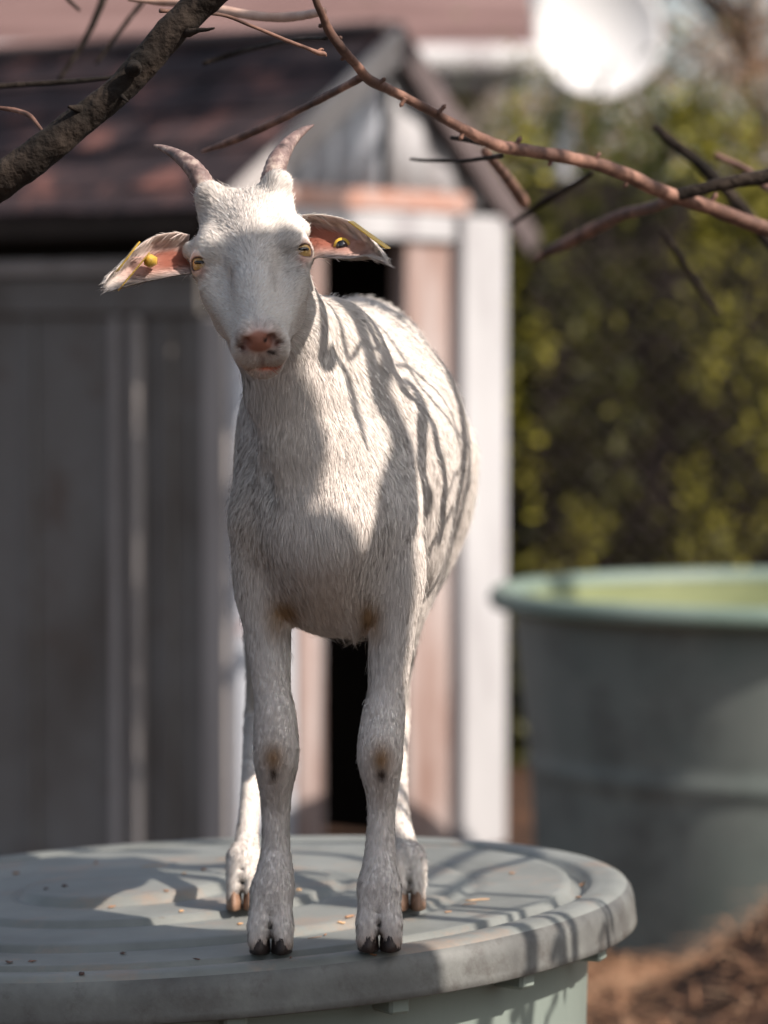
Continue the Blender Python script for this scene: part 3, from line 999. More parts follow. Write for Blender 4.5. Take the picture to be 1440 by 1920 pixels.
# ---- ears: cupped leaf shapes joined to the same skin
def ear(top, mid, bot, nu=44, nv=25, th=.0022):
    """three polylines (top edge, deepest line, bottom edge) from root to tip"""
    T_, M_, B_ = [np.array(spline([tuple(P(*q)) for q in c], 12)) for c in (top, mid, bot)]
    def rs(A_):
        l = np.r_[0, np.cumsum(np.linalg.norm(np.diff(A_, axis=0), axis=1))]
        t = np.linspace(0, l[-1], nu)
        return np.stack([np.interp(t, l, A_[:, i]) for i in range(3)], 1)
    T_, M_, B_ = rs(T_), rs(M_), rs(B_)
    v = np.linspace(-1, 1, nv)[None, :, None]
    # quadratic through top (v=-1), mid (0), bottom (1)
    Sg = T_[:, None] * (v * (v - 1) / 2) + M_[:, None] * (1 - v * v) + B_[:, None] * (v * (v + 1) / 2)
    du = np.gradient(Sg, axis=0); dv = np.gradient(Sg, axis=1)
    n = np.cross(du, dv); n /= np.maximum(np.linalg.norm(n, axis=2), 1e-9)[..., None]
    if n[..., 1].mean() > 0: n = -n            # inner side looks to the camera
    edge = np.minimum(1, (1 - np.abs(v[..., 0])) * 5)[..., None] * .8 + .2
    inn = Sg + n * th * .5 * edge
    out = Sg - n * th * .5 * edge
    V = np.concatenate([inn.reshape(-1, 3), out.reshape(-1, 3)])
    i0 = lambda i, j: i * nv + j
    q = []
    off = nu * nv
    for i in range(nu - 1):
        for j in range(nv - 1):
            a = (i0(i, j), i0(i + 1, j), i0(i + 1, j + 1), i0(i, j + 1))
            q.append(a); q.append(tuple(x + off for x in a[::-1]))
    for i in range(nu - 1):
        for j in (0, nv - 1):
            a, b = i0(i, j), i0(i + 1, j)
            q.append((a, b, b + off, a + off) if j else (b, a, a + off, b + off))
    for j in range(nv - 1):
        a, b = i0(nu - 1, j), i0(nu - 1, j + 1)
        q.append((a, a + off, b + off, b))
    q = np.array(q)
    N_ = vnormals(V, q)
    if (N_[:off] * n.reshape(-1, 3)).sum() < 0:
        q = q[:, ::-1]; N_ = -N_
    inner = np.r_[np.ones(off), np.zeros(off)]
    vv = np.tile(np.linspace(-1, 1, nv), nu); vv = np.r_[vv, vv]
    uu = np.repeat(np.linspace(0, 1, nu), nv); uu = np.r_[uu, uu]
    return V, q, N_, inner, vv, uu
# photo's left ear, then the right one: (px, py, depth)
earL = ear([(356, 440, 3.36), (325, 436, 3.352), (290, 443, 3.345), (264, 458, 3.338), (242, 479, 3.330), (222, 500, 3.315), (205, 515, 3.305), (196, 530, 3.30)],
           [(352, 475, 3.365), (322, 478, 3.362), (292, 484, 3.358), (266, 495, 3.345), (243, 508, 3.345), (219, 521, 3.325), (205, 529, 3.31), (196, 536, 3.30)],
           [(362, 512, 3.34), (330, 516, 3.325), (298, 522, 3.315), (268, 528, 3.305), (243, 535, 3.30), (220, 541, 3.30), (206, 544, 3.30), (197, 540, 3.30)])
earR = ear([(566, 404, 3.365), (600, 403, 3.357), (635, 408, 3.350), (662, 418, 3.343), (686, 438, 3.333), (707, 462, 3.318), (723, 487, 3.30)],
           [(572, 430, 3.375), (604, 434, 3.368), (636, 444, 3.366), (662, 456, 3.352), (685, 466, 3.355), (707, 479, 3.33), (726, 491, 3.30)],
           [(562, 492, 3.345), (598, 482, 3.33), (632, 484, 3.32), (660, 484, 3.31), (684, 480, 3.305), (708, 486, 3.30), (725, 494, 3.30)])
nb = len(GV)
parts_v, parts_f, parts_n = [GV], [GF], [GN]
ear_in = [np.zeros(nb)]; ear_e = [np.zeros(nb)]; ear_u = [np.zeros(nb)]
is_ear = [np.zeros(nb)]
o_ = nb
for e in (earL, earR):
    parts_v.append(e[0]); parts_f.append(e[1] + o_); parts_n.append(e[2])
    ear_in.append(e[3]); ear_e.append(e[4]); ear_u.append(e[5]); is_ear.append(np.ones(len(e[0])))
    o_ += len(e[0])
GV = np.concatenate(parts_v); GF = np.concatenate(parts_f); GN = np.concatenate(parts_n)
ear_in, ear_v, ear_u, is_ear = [np.concatenate(a) for a in (ear_in, ear_e, ear_u, is_ear)]
ear_e = np.abs(ear_v)

# ---- projections used to lay out markings in the photo's own positions on the body
def project(V):
    d = V - np.array([0, 0, CAM_Z])
    fy = d[:, 1] * math.cos(PITCH) - d[:, 2] * math.sin(PITCH)
    uz = d[:, 1] * math.sin(PITCH) + d[:, 2] * math.cos(PITCH)
    return 720 + F * d[:, 0] / fy, 960 - F * uz / fy
hl = (GV - HO) @ HR.T        # head coordinates of every vertex
def blob(c, r, V=None):
    V = GV if V is None else V
    q = (V - np.array(c)) / np.array(r)
    return np.exp(-(q * q).sum(1) * 1.4)
def hblob(a, b, c, r):
    q = (hl - np.array([a, b, c])) / np.array(r)
    return np.exp(-(q * q).sum(1) * 1.4)
base = np.tile(np.array([.86, .805, .755]), (len(GV), 1))
def paint(w, col, amt=1.0):
    global base
    w = np.clip(w * amt, 0, 1)[:, None]
    base = base * (1 - w) + np.array(col) * w
cream = (.72, .60, .47)
for c, r in ((P(600, 1120, 3.40), (.05, .06, .05)), (P(470, 1000, 3.42), (.03, .06, .06)), (P(540, 860, 3.38), (.04, .05, .07))):
    paint(blob(c, r), cream, .45)
tan = (.42, .27, .15)
paint(blob(P(530, 1142, 3.42), (.015, .09, .018)), tan, 1.2)
paint(blob(P(515, 1170, 3.42), (.012, .04, .014)), tan, .5)
paint(blob(P(692, 1148, 3.42), (.013, .09, .018)), tan, 1.2)
paint(blob(P(705, 1180, 3.42), (.012, .04, .012)), tan, .5)
for px in (512, 715):
    paint(blob(P(px, 1422, 3.41), (.013, .05, .018)), (.34, .20, .10), 1.0)
    paint(blob(P(px, 1452, 3.41), (.005, .04, .0065)), (.06, .04, .03), 1.3)
    paint(blob(P(px - 2, 1490, 3.41), (.005, .03, .009)), (.36, .26, .18), .5)
# feet: tan above the hooves
for f_, d_ in ((fL, dL), (fR, dR), (hL, dhL), (hR, dhR)):
    paint(blob(f_ + Vector((0, -.012, .007)), (.035, .04, .012)), (.34, .2, .12), .8)
    paint(blob(f_ + Vector((0, -.016, .020)), (.0035, .03, .018)), (.05, .035, .03), .9)
# nose, lips, eye rims
pink = (.62, .30, .22)
nose_w = np.clip(hblob(.1135, -.019, 0, (.012, .0125, .0155)) * 2.2, 0, 1)
paint(nose_w, (.30, .135, .095), 1.0)
for s in (-1, 1):
    paint(hblob(.115, -.020, s * .0125, (.008, .0050, .0042)), (.07, .02, .018), 1.3)
    paint(hblob(.110, -.0270, s * .0145, (.008, .0040, .0045)), (.12, .045, .035), 1.2)
paint(hblob(.111, -.0555, 0, (.014, .0020, .020)), (.13, .045, .035), 1.2)
paint(hblob(.113, -.043, 0, (.008, .012, .0014)), (.22, .08, .06), .9)
for a, b, c in ((.1165, -.0135, .0095), (.116, -.0170, .0060), (.1145, -.0315, .0075), (.113, -.0335, .0105)):
    paint(np.clip(hblob(a, b, c, (.006, .0022, .0021)) * 1.8, 0, 1), (.012, .01, .012), 1.0)
lipw = np.clip(hblob(.105, -.0575, .006, (.012, .0038, .012)) * 1.6, 0, 1)
paint(lipw, (.66, .20, .13), .95)
lipw = np.clip(hblob(.104, -.051, .0, (.016, .008, .020)), 0, 1)
paint(lipw, (.66, .42, .33), .5)
eyew = np.zeros(len(GV))
for ec, ez, s in EYES:
    d = np.linalg.norm(GV - (ec + ez * .0075), axis=1)
    w = np.clip((.0125 - d) / .003, 0, 1)
    paint(w, (.50, .28, .20), .6)
    dd = GV - ec; ax_ = dd @ ez; rad_ = np.linalg.norm(dd - ax_[:, None] * ez, axis=1)
    up_ = -Lx * .75 + Ux * .6; up_ = up_ - ez * (up_ @ ez); up_ /= np.linalg.norm(up_); hz_ = np.cross(up_, ez)
    el_ = np.sqrt(((dd @ hz_) / .0125) ** 2 + ((dd @ up_) / .0062) ** 2)
    paint(np.clip((1.12 - el_) / .15, 0, 1) * (ax_ > .002), (.06, .03, .022), .95)
    eyew = np.maximum(eyew, np.clip((.0150 - d) / .002, 0, 1))
    paint(blob(ec + Lx * .013 + ez * .006 - Cx * s * .004, (.007, .007, .007)), (.55, .27, .2), .75)
# ears: pink to red inside
w = ear_in * np.clip(1.2 - ear_v * ear_v * 1.6 + ear_v * .5, 0, 1) * np.clip(1.35 - ear_u * 1.6, 0, 1) * np.clip((ear_v + .75) * 1.6, 0, 1)
paint(ear_in * np.clip(1.1 - ear_u, 0, 1), (.72, .50, .43), .55)
paint(w, (.40, .12, .07), .9)
bare = np.clip(np.maximum.reduce([nose_w * 1.2, np.clip(hblob(.107, -.0565, 0, (.010, .004, .013)) * 1.2, 0, 1), eyew, w * .75]), 0, 1)

goat = empty('goat', (float(fL.x + fR.x) / 2, float(fL.y), float(fL.z)), 'young white horned goat with yellow ear tags standing on the tank lid, facing the camera', 'goat')

# ---- skin material reads the coat colour stored on the mesh
def attr_mat(name, rough=.8, spec=.15, use_normal=False, sss=0.0, transl=0.0, bump=None):
    m = material(name, (.8, .8, .8), rough, spec)
    nt, N, L, b = nodes_of(m)
    at = N.new('ShaderNodeAttribute'); at.attribute_name = 'coat'
    L.new(at.outputs['Color'], b.inputs['Base Color'])
    nsock = None
    if use_normal:
        an = N.new('ShaderNodeAttribute'); an.attribute_name = 'nrm'
        L.new(an.outputs['Vector'], b.inputs['Normal'])
        nsock = an.outputs['Vector']
    if sss:
        b.inputs['Subsurface Weight'].default_value = sss
        b.inputs['Subsurface Radius'].default_value = (.012, .004, .002)
        b.inputs['Subsurface Scale'].default_value = .6
    if bump:
        nz = N.new('ShaderNodeTexNoise'); nz.inputs['Scale'].default_value = bump[0]; nz.inputs['Detail'].default_value = 5
        tc = N.new('ShaderNodeTexCoord'); L.new(tc.outputs['Object'], nz.inputs['Vector'])
        bp = N.new('ShaderNodeBump'); bp.inputs['Strength'].default_value = bump[1]; bp.inputs['Distance'].default_value = .001
        L.new(nz.outputs['Fac'], bp.inputs['Height']); L.new(bp.outputs['Normal'], b.inputs['Normal'])
    if transl:
        t = N.new('ShaderNodeBsdfTranslucent'); L.new(at.outputs['Color'], t.inputs['Color'])
        if nsock: L.new(nsock, t.inputs['Normal'])
        mx = N.new('ShaderNodeMixShader'); mx.inputs[0].default_value = transl
        L.new(b.outputs[0], mx.inputs[1]); L.new(t.outputs[0], mx.inputs[2])
        L.new(mx.outputs[0], N['Material Output'].inputs['Surface'])
    return m
FUR_N = 620000
M_skin = attr_mat('goat_skin', .55, .3, sss=.06, bump=(900, .4))
M_ear = attr_mat('goat_ear_skin', .6, .25, transl=.5)
M_fur = attr_mat('goat_fur', .85, .08, use_normal=True, transl=.30)

me = bpy.data.meshes.new('body')
me.vertices.add(len(GV)); me.vertices.foreach_set('co', GV.astype(np.float32).ravel())
me.loops.add(GF.size); me.loops.foreach_set('vertex_index', GF.astype(np.int32).ravel())
me.polygons.add(len(GF)); me.polygons.foreach_set('loop_start', np.arange(0, GF.size, 4, dtype=np.int32))
me.update(calc_edges=True)
me.validate()
ca = me.color_attributes.new('coat', 'FLOAT_COLOR', 'POINT')
ca.data.foreach_set('color', np.c_[base, np.ones(len(base))].astype(np.float32).ravel())
body = link('body', me, [M_skin, M_ear], goat)
fe = is_ear[GF[:, 0]].astype(np.int32)
if len(me.polygons) == len(fe):
    me.polygons.foreach_set('material_index', fe)
print(dL, dR, dhL, dhR, 'goat body', len(GV), len(GF))

# ---- flow of the coat: anchors (point, direction, reach)
AN = []
def flow(p, d, r=.05): AN.append((np.array(p, float), np.array(d, float) / np.linalg.norm(d), r))
dn, bk = np.array([0, 0, -1.0]), np.array([0, 1.0, 0])
for py, d in ((1200, 3.45), (1330, 3.44), (1450, 3.44), (1560, 3.44), (1700, 3.43)):
    for px in (510, 715): flow(P(px, py, d), dn, .05)
for py, d in ((1250, 3.84), (1400, 3.84), (1550, 3.76), (1680, 3.71)):
    for px in (470, 755): flow(P(px, py, d), dn, .05)
flow(P(500, 1080, 3.44), (-.1, 0, -1)); flow(P(730, 1080, 3.44), (.1, 0, -1))
flow(P(470, 950, 3.47), (-.1, .5, -1)); flow(P(450, 850, 3.6), (-.1, 1, -.6))
for px, py, d in ((520, 700, 3.37), (500, 760, 3.38), (545, 820, 3.38), (560, 900, 3.37), (590, 980, 3.35)):
    flow(P(px, py, d), (.12, 0, -1))
flow(P(600, 1060, 3.36), (.2, 0, -1)); flow(P(620, 1150, 3.42), (.3, .3, -1))
flow(P(600, 700, 3.45), (.35, .3, -1)); flow(P(650, 760, 3.44), (.45, .3, -1)); flow(P(670, 860, 3.42), (.25, .1, -1)); flow(P(720, 950, 3.43), (-.15, .1, -1)); flow(P(740, 1050, 3.43), (-.2, .1, -1))
flow(P(640, 620, 3.55), (.3, 1, -.2)); flow(P(700, 600, 3.80), (.5, 1, -.3)); flow(P(780, 700, 3.75), (.5, .9, -.8)); flow(P(860, 850, 3.70), (.1, .7, -1))
flow(P(850, 1000, 3.68), (-.1, .5, -1)); flow(P(800, 850, 3.58), (.4, .6, -1)); flow(P(790, 1080, 3.65), (-.2, .3, -1))
FA = np.array([a[0] for a in AN]); FD = np.array([a[1] for a in AN]); FR = np.array([a[2] for a in AN])

def make_fur(n):
    tri = np.concatenate([GF[:, [0, 1, 2]], GF[:, [0, 2, 3]]])
    a, b, c = GV[tri[:, 0]], GV[tri[:, 1]], GV[tri[:, 2]]
    area = .5 * np.linalg.norm(np.cross(b - a, c - a), axis=1)
    cen = (a + b + c) / 3
    hlc = (cen - HO) @ HR.T
    head = (hlc[:, 0] > -.10) & (hlc[:, 0] < .13) & (np.abs(hlc[:, 2]) < .065) & (hlc[:, 1] > -.10)
    nv = GN[tri[:, 0]]
    dens = np.ones(len(tri))
    dens[head] = 2.8
    dens *= np.where(nv[:, 1] > .35, .35, 1.0)
    dens *= (1 - bare[tri].mean(1)).clip(0, 1) ** 1.5
    er = is_ear[tri[:, 0]] > 0
    dens = np.where(er & (ear_in[tri[:, 0]] > .5), dens * .8, dens)
    w = area * dens
    i = rng.choice(len(tri), n, p=w / w.sum())
    u, v = rng.random(n), rng.random(n)
    fl = u + v > 1; u[fl], v[fl] = 1 - u[fl], 1 - v[fl]
    t = tri[i]
    wt = np.stack([1 - u - v, u, v], 1)
    it = lambda A_: (A_[t] * (wt[..., None] if A_.ndim == 2 else wt)).sum(1)
    p, nn, col = it(GV), it(GN), it(base)
    nn /= np.linalg.norm(nn, axis=1)[:, None]
    er, ei, ee, eu, ev = it(is_ear), it(ear_in), it(ear_e), it(ear_u), it(ear_v)
    h = (p - HO) @ HR.T
    # flow by inverse distance
    D = np.zeros((n, 3))
    for s0 in range(0, n, 60000):
        q = p[s0:s0 + 60000]
        d2 = ((q[:, None] - FA[None]) ** 2).sum(2)
        ww = 1 / (d2 + .0004) ** 2
        D[s0:s0 + 60000] = (ww[..., None] * FD[None]).sum(1) / ww.sum(1)[:, None]
    # head: hair parts between the eyes, up over the forehead, down the nose, out over the cheeks
    hw = np.clip((h[:, 0] + .13) / .03, 0, 1) * np.clip((.035 + .035 - np.abs(h[:, 2])) / .01, 0, 1) * np.clip((h[:, 1] + .125) / .03, 0, 1) * (er < .5)
    hw *= (h[:, 0] < .14)
    fa = np.where(h[:, 0] < .030, -1.0, .0) * np.clip(np.abs(h[:, 0] - .030) / .015, .15, 1)
    fa = np.where(h[:, 0] >= .030, -.55 * np.clip((.10 - h[:, 0]) / .05, 0, 1) - .2, fa)
    side = np.clip(np.abs(h[:, 2]) / .03, 0, 1)
    front = np.clip((h[:, 1] + .045) / .02, 0, 1)
    fa = fa * front - .5 * (1 - front)
    fc = np.clip(h[:, 2] / .010, -1, 1) * (.25 + .75 * side) * .8
    fb = -(1 - front) * .9
    HD = fa[:, None] * Lx + fb[:, None] * Ux + fc[:, None] * Cx
    # whorled tufts between the horns
    HD = HD / np.maximum(np.linalg.norm(HD, axis=1), 1e-6)[:, None]
    D = D * (1 - hw[:, None]) + HD * hw[:, None]
    # ears: towards the tip
    sgn = np.where(p[:, 0] > HO[0], 1.0, -1.0)
    ED = np.stack([sgn * .9, np.zeros(n), -.45 - .4 * (ee - .5)], 1)
    D = np.where(er[:, None] > .5, ED, D)
    # low frequency swirl so that the coat lies in locks
    f1 = np.array([71., 53., 47.]); f2 = np.array([190., 160., 140.])
    sw = np.stack([np.sin(p @ f1 + 1), np.sin(p @ (f1[[1, 2, 0]]) + 2), np.sin(p @ (f1[[2, 0, 1]]) + 4)], 1) * .10
    sw += np.stack([np.sin(p @ f2), np.sin(p @ (f2[[1, 2, 0]]) + 5), np.sin(p @ (f2[[2, 0, 1]]) + 3)], 1) * .09
    D = D + sw + rng.normal(size=(n, 3)) * .05
    D -= nn * (D * nn).sum(1)[:, None]
    D /= np.maximum(np.linalg.norm(D, axis=1), 1e-6)[:, None]
    # length
    L_ = np.full(n, .0115)
    px, py = project(p)
    legw = np.clip((py - 1180) / 80, 0, 1) * (p[:, 1] < 3.6) + np.clip((py - 1250) / 80, 0, 1) * (p[:, 1] >= 3.6)
    L_ = L_ * (1 - legw.clip(0, 1)) + .0050 * legw.clip(0, 1)
    hd = hw * np.clip((h[:, 0] + .10) / .06, 0, 1)
    face = np.where(h[:, 0] > .03, .0058 - .0015 * np.clip((h[:, 0] - .06) / .04, 0, 1), .0068)
    L_ = L_ * (1 - hd) + face * hd
    topk = hw * np.clip((-.035 - h[:, 0]) / .02, 0, 1)
    L_ = L_ * (1 - topk) + .0085 * topk
    L_ = np.where(er > .5, np.where(ee > .8, .006, .0045), L_)
    tuft = (er > .5) * (ei > .5) * (eu < .42) * (ev < -.1)
    L_ = np.where(tuft > 0, .015, L_)
    L_ = np.where((er > .5) & (ev > .85), .009, L_)
    # longer: brisket tuft, elbow, belly, lower edge of the neck
    for c, r, l in ((P(665, 1185, 3.45), .03, .020), (P(600, 990, 3.36),   .035, .015), (P(760, 1065, 3.44), .025, .018), (P(820, 1080, 3.66), .05, .02), (P(640, 1180, 3.5), .04, .018)):
        w_ = np.exp(-((p - np.array(c)) ** 2).sum(1) / r ** 2)
        L_ = L_ * (1 - w_) + l * w_
    # beard hairs under the chin
    ch = np.exp(-(((h - np.array([.085, -.066, 0])) / np.array([.02, .014, .02])) ** 2).sum(1))
    L_ = L_ * (1 - ch) + .009 * ch
    L_ *= rng.uniform(.6, 1.25, n)
    lift = rng.uniform(.015, .085, n)
    lift = np.where(er > .5, lift * 1.1, lift)
    lift += topk * .12
    lift += .5 * ch
    lift = np.maximum(lift, .0010 / L_ * rng.uniform(.8, 2.2, n))
    # extra stray hairs
    st = rng.random(n) < .012
    lift[st] += .35; L_[st] *= 1.3
    T0 = D * np.cos(lift)[:, None] + nn * np.sin(lift)[:, None]
    T1 = D * np.cos(lift * .3)[:, None] + nn * np.sin(lift * .3)[:, None] + np.array([0, 0, -.06])
    p0 = p - nn * .0001
    p1 = p0 + T0 * L_[:, None] * .5
    p2 = p1 + T1 * L_[:, None] * .5
    wd = np.where(hw > .3, .00022, .00026) * rng.uniform(.7, 1.3, n)
    rnd = rng.normal(size=(n, 3)) * .8
    sd = np.cross(D, nn + rnd); sd /= np.maximum(np.linalg.norm(sd, axis=1), 1e-6)[:, None]
    sd *= wd[:, None]
    V = np.stack([p0 - sd, p0 + sd, p1 - sd * .8, p1 + sd * .8, p2], 1).reshape(-1, 3)
    tint = 1 + .10 * np.sin(p @ np.array([23., 31., 17.])) * .6 + rng.normal(size=n) * np.where(hw > .3, .15, .07)
    cc = (col * tint[:, None]).clip(.01, .95)
    # roots a little darker than the tips (bare skin shows between)
    colv = np.repeat(cc, 5, axis=0)
    k = np.arange(5)
    colv *= np.tile(np.array([.94, .94, 1.0, 1.0, 1.03]), n)[:, None]
    nrm = nn + rnd * .12 + sd / wd[:, None] * 0.0
    nrm = nrm + (nn - D * .15) * .6
    nrm /= np.linalg.norm(nrm, axis=1)[:, None]
    nrmv = np.repeat(nrm, 5, axis=0)
    ix = (np.arange(n) * 5)[:, None]
    loops = np.concatenate([ix + np.array([[0, 1, 3, 2]]), ix + np.array([[2, 3, 4]])], 1).ravel()
    me = bpy.data.meshes.new('fur')
    me.vertices.add(n * 5); me.vertices.foreach_set('co', V.astype(np.float32).ravel())
    me.loops.add(len(loops)); me.loops.foreach_set('vertex_index', loops.astype(np.int32))
    me.polygons.add(2 * n)
    ls = np.stack([np.arange(n) * 7, np.arange(n) * 7 + 4], 1).ravel()
    me.polygons.foreach_set('loop_start', ls.astype(np.int32))
    me.update(calc_edges=True)
    at = me.color_attributes.new('coat', 'FLOAT_COLOR', 'POINT')
    at.data.foreach_set('color', np.c_[colv, np.ones(len(colv))].astype(np.float32).ravel())
    an = me.attributes.new('nrm', 'FLOAT_VECTOR', 'POINT')
    an.data.foreach_set('vector', nrmv.astype(np.float32).ravel())
    o = link('fur', me, M_fur, goat, smooth=False)
    return o
make_fur(FUR_N)

# ---- whiskers
# ---- horns
M_horn = noise_mat('horn', [(.06, .045, .045), (.20, .14, .13), (.50, .42, .36)], scale=70, detail=8, rough=.5, bump=.6, bscale=120, bdist=.002, pos=[.32, .5, .7])
def horn(path):
    pts = spline([(*P(px, py, d), m_(hw, d)) for px, py, hw, d in path], 9)
    m = MB()
    n = len(pts)
    P3 = [Vector(q[:3]) for q in pts]
    rad = [q[3] * (1 + .035 * math.sin(i * 1.9) * (1 - i / n)) for i, q in enumerate(pts)]
    m.tube(P3, rad, 22, rough=.05, freq=160)
    return m.build('horn', M_horn, goat)
horn([(390, 366, 20, 3.375), (381, 345, 21, 3.375), (366, 320, 18, 3.38), (345, 300, 14.5, 3.39), (322, 285, 9.5, 3.405), (303, 277, 6, 3.415), (289, 273, 2.2, 3.42)])
horn([(508, 356, 22, 3.385), (512, 335, 23, 3.38), (519, 308, 20, 3.385), (530, 285, 16.5, 3.395), (547, 263, 12, 3.41), (567, 246, 7.5, 3.42), (588, 234, 2.2, 3.43)])

# ---- eyes
M_iris = noise_mat('amber_iris', [(.30, .17, .05), (.56, .38, .15)], scale=300, rough=.08, spec=.8)
M_pupil = material('pupil', (.006, .005, .006), .05, .9)
M_hoof = noise_mat('hoof_horn', [(.012, .010, .010), (.05, .035, .03)], scale=60, rough=.5, bump=.4, bscale=300, bdist=.001)
M_hoof2 = noise_mat('pale_hoof_horn', [(.12, .075, .05), (.30, .18, .12)], scale=60, rough=.5)
M_tag = noise_mat('yellow_tag', [(.62, .38, .05), (.74, .48, .08)], scale=40, rough=.4, spec=.4)
def ellipsoid_mesh(c, r, rot=None, seg=28, rings=16):
    m = MB(); v = []; f = []
    c = Vector(c)
    for i in range(rings + 1):
        th = math.pi * i / rings
        for k in range(seg):
            a = 2 * math.pi * k / seg
            q = np.array([r[0] * math.sin(th) * math.cos(a), r[1] * math.sin(th) * math.sin(a), r[2] * math.cos(th)])
            if rot is not None: q = rot.T @ q
            v.append(c + Vector(q))
    for i in range(rings):
        for k in range(seg):
            k2 = (k + 1) % seg
            f.append((i * seg + k, (i + 1) * seg + k, (i + 1) * seg + k2, i * seg + k2))
    return m.add(v, f)
for ec, ez, s in EYES:
    up = -Lx * .75 + Ux * .6; up -= ez * (up @ ez); up /= np.linalg.norm(up)
    hz = np.cross(up, ez)
    M3 = np.array([hz, up, ez])
    e = ellipsoid_mesh(ec, (.0102, .0102, .0102), M3).build('eye', M_iris, goat)
    # horizontal bar pupil, lying level in the world
    wu = np.array([0, 0, 1.0]); wu -= ez * (wu @ ez); wu /= np.linalg.norm(wu)
    wh = np.cross(wu, ez)
    vd = np.array([0, 0, CAM_Z]) - ec; vd /= np.linalg.norm(vd)
    pd = ez * .72 + vd * .5; pd /= np.linalg.norm(pd)
    wu = np.array([0, 0, 1.0]); wu -= pd * (wu @ pd); wu /= np.linalg.norm(wu); wh = np.cross(wu, pd)
    ellipsoid_mesh(ec + pd * .0090 + wu * .0016, (.0053, .0019, .0019), np.array([wh, wu, pd])).build('pupil', M_pupil, e)

# ---- hooves
def hoof(c, w, mat, s, fw=.010):
    """one claw: a wedge that is long in front, flat below"""
    prof = [(-.018, .010), (-.012, .019), (0, .024), (.014, .020), (.020, .010)]
    v, f = [], []
    seg = 14
    for j, (z, sc) in enumerate(((0, 1.0), (.007, .97), (.014, .88), (.021, .68))):
        for k in range(seg):
            a = 2 * math.pi * k / seg
            x = math.cos(a) * w * .50 * sc
            y = math.sin(a) * .021 * sc
            if y < 0:
                x *= 1 - .35 * abs(math.sin(a)) ** 2
            v.append(Vector(c) + Vector((x + s * w * .50, y - fw * 1.0 + .25 * z, z + .0008)))
    for j in range(3):
        for k in range(seg):
            k2 = (k + 1) % seg
            f.append((j * seg + k, j * seg + k2, (j + 1) * seg + k2, (j + 1) * seg + k))
    f.append(tuple(range(seg - 1, -1, -1))); f.append(tuple(3 * seg + k for k in range(seg)))
    return MB().add(v, f).build('hoof', mat, goat)
for (c, w, mt) in ((fL, .0205, M_hoof), (fR, .0205, M_hoof), (hL, .0165, M_hoof2), (hR, .0165, M_hoof2)):
    for s in (-1, 1):
        hoof(c, w * .98, mt, s, .006)

# ---- ear tags: two flat yellow strips through each ear with a button
def strip(a, b, width, th=.0014, face=(0, -1, 0)):
    a, b = Vector(a), Vector(b)
    x = (b - a).normalized()
    f_ = Vector(face); y = (f_ - x * f_.dot(x)).normalized(); z = x.cross(y)
    rot = Matrix((x, y, z)).transposed()
    return MB().box((a + b) / 2, ((b - a).length, th, width), rot, bev=.0005)
t = strip(P(260, 455, 3.292), P(219, 509, 3.285), .016, face=(-.8, -.12, .55)).build('ear_tag', M_tag, goat, smooth=False)
t = strip(P(277, 478, 3.300), P(225, 541, 3.285), .018, face=(-.8, -.08, .6)).build('ear_tag', M_tag, goat, smooth=False)
MB().tube([P(284, 489, 3.335), P(281, 490, 3.306), P(280, 490, 3.302), P(277, 491, 3.299)], [.0062, .0060, .0048, .0044], 6).build('tag_button', M_tag, t)
t = strip(P(657, 415, 3.298), P(728, 466, 3.290), .017, face=(.55, -.16, .85)).build('ear_tag', M_tag, goat, smooth=False)
MB().tube([P(641, 461, 3.372), P(641, 461, 3.350)], [.0075, .0075], 16).build('tag_button', M_tag, t)
MB().tube([P(641, 461, 3.36), P(641, 461, 3.346)], [.0052, .0052], 16).build('tag_socket', M_pupil, t)

# ================================================================== trees over the goat
from mathutils.bvhtree import BVHTree
_bv = [Vector(v) for v in GV]
bvh_g = BVHTree.FromPolygons(_bv, [tuple(int(i) for i in q) for q in GF])
bvh_l = BVHTree.FromPolygons([Vector(v) for v in lid_v], lid_f)
bvh_w = BVHTree.FromPolygons([Vector(v) for v in wv], wf)
CP = Vector((0, 0, CAM_Z))
def hit(px, py):
    d = (P(px, py, 3.0) - CP).normalized()
    best = None
    for b in (bvh_g, bvh_l, bvh_w):
        h = b.ray_cast(CP, d)[0]
        if h is not None and (best is None or (h - CP).length < (best - CP).length):
            best = h
    return best or P(px, py, 3.7)
EH = Vector((math.cos(SUN_AZ), math.sin(SUN_AZ), 0))
SH = Vector((math.sin(SUN_AZ), -math.cos(SUN_AZ), 0))
TE = math.tan(SUN_EL)
def up_to_tree(p, sh_c):
    """the point straight towards the sun from p on the upright plane that holds the boughs"""
    s = p.dot(SH)
    return p + (SH + Vector((0, 0, TE))) * (sh_c - s)
def at_tree(e, z, sh_c, sh_ref=-1.98):
    """tree point whose shadow falls at level z and across-sun position e near the goat"""
    return EH * e + SH * sh_c + Vector((0, 0, z + TE * (sh_c - sh_ref)))

